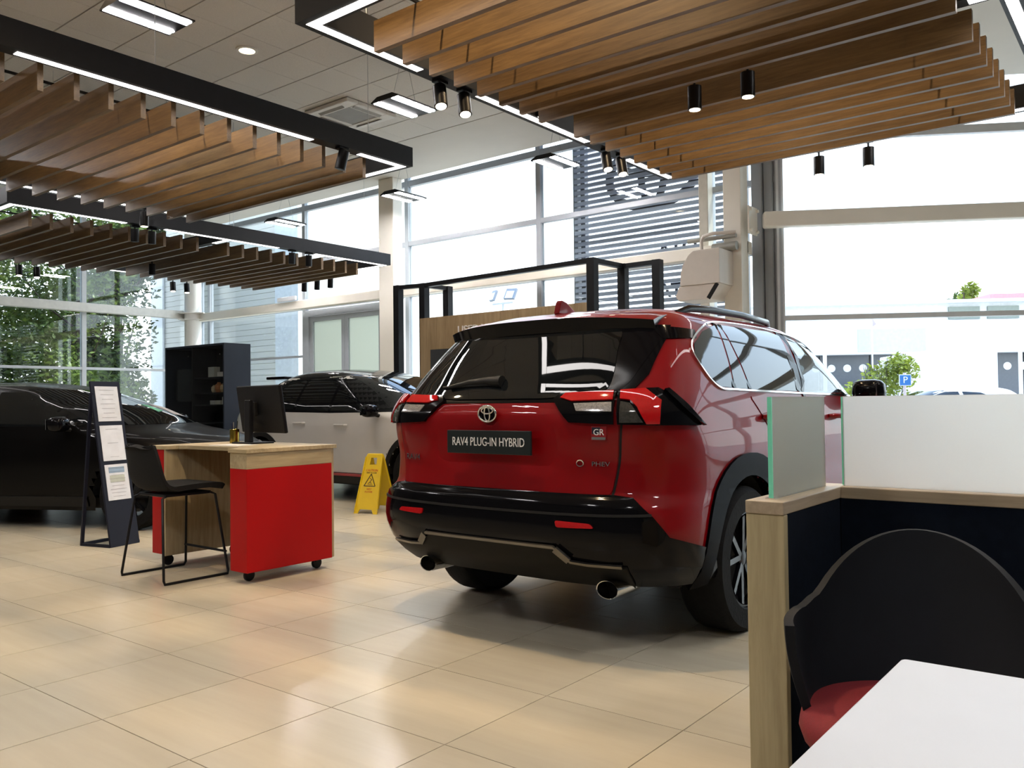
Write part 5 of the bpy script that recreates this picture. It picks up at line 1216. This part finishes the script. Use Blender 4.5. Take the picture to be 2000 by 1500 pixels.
def tree(x, y, h, r, label, n=5200, sz=.16, m=0, low=.25, name='tree', group=None, trunk=True):
    t = tag(empty(name, (x, y, -.03)), label, 'tree' if name == 'tree' else 'bush', group)
    if trunk:
        tk = MB(); tk.tube([(0, 0, 0), (.05, .02, h*.3), (-.03, .06, h*.6), (.02, 0, h*.9)], [.035*h*.6, .028*h*.6, .018*h*.6, .006*h*.6], 10)
        for k in range(7):
            a = k*2.4; z = h*(.28+.08*k); tk.tube([(0, 0, z), (math.cos(a)*r*.4, math.sin(a)*r*.4, z+h*.08), (math.cos(a)*r*.75, math.sin(a)*r*.75, z+h*.20)], [.03, .02, .008], 6)
        tk.build('trunk', M_bark, t, auto=60)
    blobs = [(0, 0, h*(low+1)/2, r*.72, .5*h*(1-low)/(r*.72)*.9)]
    for k in range(11):
        a = k*2.39996; zz = h*(low+(1-low)*(.12+.8*((k*.618) % 1))); rr = r*(.35+.25*random.random()); d = r*.68*math.sqrt(max(.05, 1-((zz/h-low)/(1-low)*2-1)**2))
        blobs.append((math.cos(a)*d, math.sin(a)*d, zz, rr, .9))
    crown(t, blobs, n, sz, M_l[m]); return t
side = [(-20.6, 1.0, 7.6, 2.3, 'leafy tree outside the left glazing, at the left edge', 0), (-21.4, 4.0, 8.2, 2.4, 'leafy tree outside the left glazing, second from the left edge', 0), (-20.4, 6.0, 6.4, 1.9, 'leafy tree close to the left glazing, in front of others', 1), (-22.4, 7.6, 8.4, 2.5, 'leafy tree outside the left glazing, left of the mullion', 0), (-21.0, 9.6, 7.0, 2.0, 'leafy tree outside the left glazing, right of the mullion', 1), (-21.9, 11.0, 7.6, 1.45, 'leafy tree furthest back beside the white wing', 0)]
for x, y, h, r, lab, m in side: tree(x, y, h, r, lab, n=17000, sz=.075, m=m, low=.06, group='trees outside the left glazing')
hg = tag(empty('hedge', (-24.8, 6.5, 0)), 'dense dark hedge behind the trees outside the left glazing', 'hedge')
crown(hg, [(-.3*k % 1, -7+k*1.0, 1.3, 1.5, 1.1) for k in range(11)], 9000, .14, M_l[0])
tree(-24.6, 20.0, 5.9, 1.35, 'round tree top above the doors', n=3500, sz=.13, m=1, low=.35)
tree(-25.3, 26.0, 5.2, 1.7, 'sunlit tree behind the black frame posts', n=3500, sz=.15, m=2, low=.1)
tree(-22.2, 25.0, 4.6, 1.0, 'pale shrub top above the oak wall', n=1500, sz=.13, m=2, low=.2)
def floodlight(x, y, h, lab):
    r = tag(empty('floodlight', (x, y, -.03)), lab, 'floodlight'); MB().tube([(0, 0, 0), (0, 0, h)], [.09, .05], 10).build('pole', mat('pole_grey', (.42, .44, .47), .5), r, auto=60)
    MB().box(-.6, .6, -.04, .04, h-.04, h+.04).build('crossbar', mat('pole_grey', (.42, .44, .47), .5), r)
    for s_ in (-1, 1):
        MB().obox((s_*.5, -.05, h+.38), (1, s_*.5, 0), (-.2*s_, 1, -.55), (0, .55, 1), .48, .12, .55).build('lamp_head', mat('lamp_grey', (.16, .18, .22), .5), r)
        MB().obox((s_*.5-.0, -.13, h+.35), (1, s_*.5, 0), (-.2*s_, 1, -.55), (0, .55, 1), .34, .03, .38).build('lamp_glass', mat('lamp_pale', (.6, .62, .66), .2), r)
floodlight(-32.2, 30, 11.0, 'twin floodlight on a pole, high up left of the column'); floodlight(-24.1, 30, 5.75, 'twin floodlight on a pole above the oak wall')
# ---- across the road: long white shop building, parked van, bush, parking sign
R2 = Vector((_r.x, _r.y, 0)); F2 = Vector((_f.x, _f.y, 0)).normalized()
def W2(px, d):
    q = R2*((px-1000)/FPX*d)+F2*d; return q
bd = tag(empty('shop_building', W2(1800, 34)), 'long white shop building across the road, dark glazed ground floor', 'building')
ang = math.atan2(R2.y, R2.x)-.10; bd.rotation_euler = (0, 0, ang)
M_fas = mat('white_fascia', (.80, .80, .79), .6); M_dkg = mat('dark_shopfront', (.10, .105, .12), .3)
MB().box(-8, 12, .3, 9, 0, 5.0).build('wall', mat('shop_render', (.70, .69, .67), .7), bd)
MB().box(-8, 12, -.5, .3, 2.95, 4.25).build('fascia', M_fas, bd)
MB().box(-2.6, .0, -.56, -.5, 3.05, 3.95).build('shop_sign', mat('aqua_sign', (.50, .76, .68), .5), bd)
for k in range(10):
    x = -7.9+k*1.99; MB().box(x, x+1.9, .1, .3, .1, 2.95).build('window', M_dkg, bd)
for k in range(26):
    MB().lathe([(.155, 0), (.155, .012)], 20, (-7.2+k*.62, .085, 2.42), axis=1).build('white_disc', mat('disc_white', (.8, .8, .8), .5), bd)
for k in range(5):
    x = 1.2+k*1.5; MB().box(x, x+1.2, .22, .31, 4.35, 4.85).build('upper_window', mat('upper_glass', (.22, .24, .20), .3), bd)
MB().box(-8.2, 12.2, -.1, 9.2, 5.0, 5.12).build('roof', M_fas, bd)
MB().box(3.6, 7.6, 2, 6, 5.12, 5.55).build('red_roof_unit', mat('red_roof', (.55, .22, .23), .7), bd)
t = tree(W2(1864, 48).x, W2(1864, 48).y, 7.6, 1.0, 'slim blue green tree behind the shop building', n=1800, sz=.16, m=0, low=.2); tree(W2(1886, 46).x, W2(1886, 46).y, 7.9, .85, 'slim yellow green tree behind the shop building', n=1800, sz=.15, m=2, low=.2)
b_ = tree(W2(1722, 22).x, W2(1722, 22).y, 2.35, .95, 'bright green roadside bush beyond the frosted screen', n=4200, sz=.075, m=2, low=.0, name='bush', trunk=False)
st_ = MB()
for k in range(26):
    a = k*2.4; r_ = .15+.6*((k*.618) % 1); st_.tube([(0, 0, 0), (math.cos(a)*r_*.6, math.sin(a)*r_*.6, 1.2), (math.cos(a)*r_, math.sin(a)*r_, 1.9+.4*((k*.37) % 1))], [.012, .008, .003], 5)
st_.build('stems', M_bark, b_, kind='stuff')
ps = tag(empty('parking_sign', W2(1768, 18)+Vector((0, 0, -.03)), ang), 'blue and white parking sign in front of the bush', 'sign')
MB().tube([(0, .03, 0), (0, .03, 1.75)], .03, 10).build('sign_pole', mat('sign_pole', (.62, .50, .50), .5), ps)
MB().box(-.125, .125, -.01, .01, 1.47, 1.71).build('sign_plate', mat('sign_white', (.80, .80, .80), .4), ps, bevel=.006)
MB().box(-.112, .112, -.014, -.0095, 1.483, 1.697).build('blue_face', mat('sign_blue', (.04, .17, .45), .4), ps)
add_text(MB(), 'P', .20, (0, -.0155, 1.59), (1, 0, 0), (0, 0, 1), .003).build('sign_letter', mat('sign_white', (.8, .8, .8), .4), ps)
vn = tag(empty('van', W2(1877, 27)+Vector((0, 0, -.03)), ang), 'tall white box van parked across the road', 'van'); M_vw = mat('van_white', (.80, .80, .79), .4)
MB().box(-1.15, 1.15, 0, 4.2, .75, 2.72).build('cargo_box', M_vw, vn, bevel=.05)
MB().box(-1.05, 1.05, 4.2, 5.7, .5, 2.0).build('cab', M_vw, vn, bevel=.12); MB().box(-.95, .95, 5.3, 5.72, 1.25, 1.85).build('windscreen', M_dglass, vn, bevel=.05)
for s_ in (-1, 1): MB().box(s_*.60-.5, s_*.60+.5, -.02, .01, .85, 2.6).build('rear_door', M_vw, vn, bevel=.01)
MB().box(-.9, .9, .02, .06, 2.48, 2.52).build('roof_trim', mat('grey_line', (.4, .4, .4), .5), vn)
for y in (.9, 4.6):
    for x in (-.9, .9): MB().lathe([(.2, -.1), (.36, -.1), (.36, .1), (.2, .1)], 24, (x, y, .36), axis=0).build('tyre', M_tyre, vn)
# parked silver car at the right edge
SV = mat('silver_paint', (.62, .63, .65), .3, metal=.4, coat=1.0)
pc2 = W2(2015, 19)
plain_car('pale silver car parked outside at the right edge', (pc2.x, pc2.y, -.03), ang+PI/2, HB, SV, rim_m=M_rim, **hb_args)
for px, lab in ((1994, 'white lamp post in front of the shop, at the right edge'), (1612, 'white lamp post in front of the shop, left')):
    q = W2(px, 25); l_ = tag(MB().tube([(0, 0, 0), (0, 0, 3.3 if px > 1900 else 2.9)], .055, 10).build('lamp_post', M_white, None, loc=(q.x, q.y, -.03), auto=60), lab, 'post')
fg = tag(empty('flag', W2(1705, 33)+Vector((0, 0, -.03))), 'small pale violet pennant on a pole before the shop', 'flag')
MB().tube([(0, 0, 0), (0, 0, 4.45)], .03, 8).build('pole', M_white, fg); MB().prism([(0, 4.4), (.0, 4.0), (.18, 4.12)], lambda a, b, t: (a*R2.x, a*R2.y+t, b), -.01, .01).build('pennant', mat('violet_cloth', (.42, .34, .55), .8), fg)
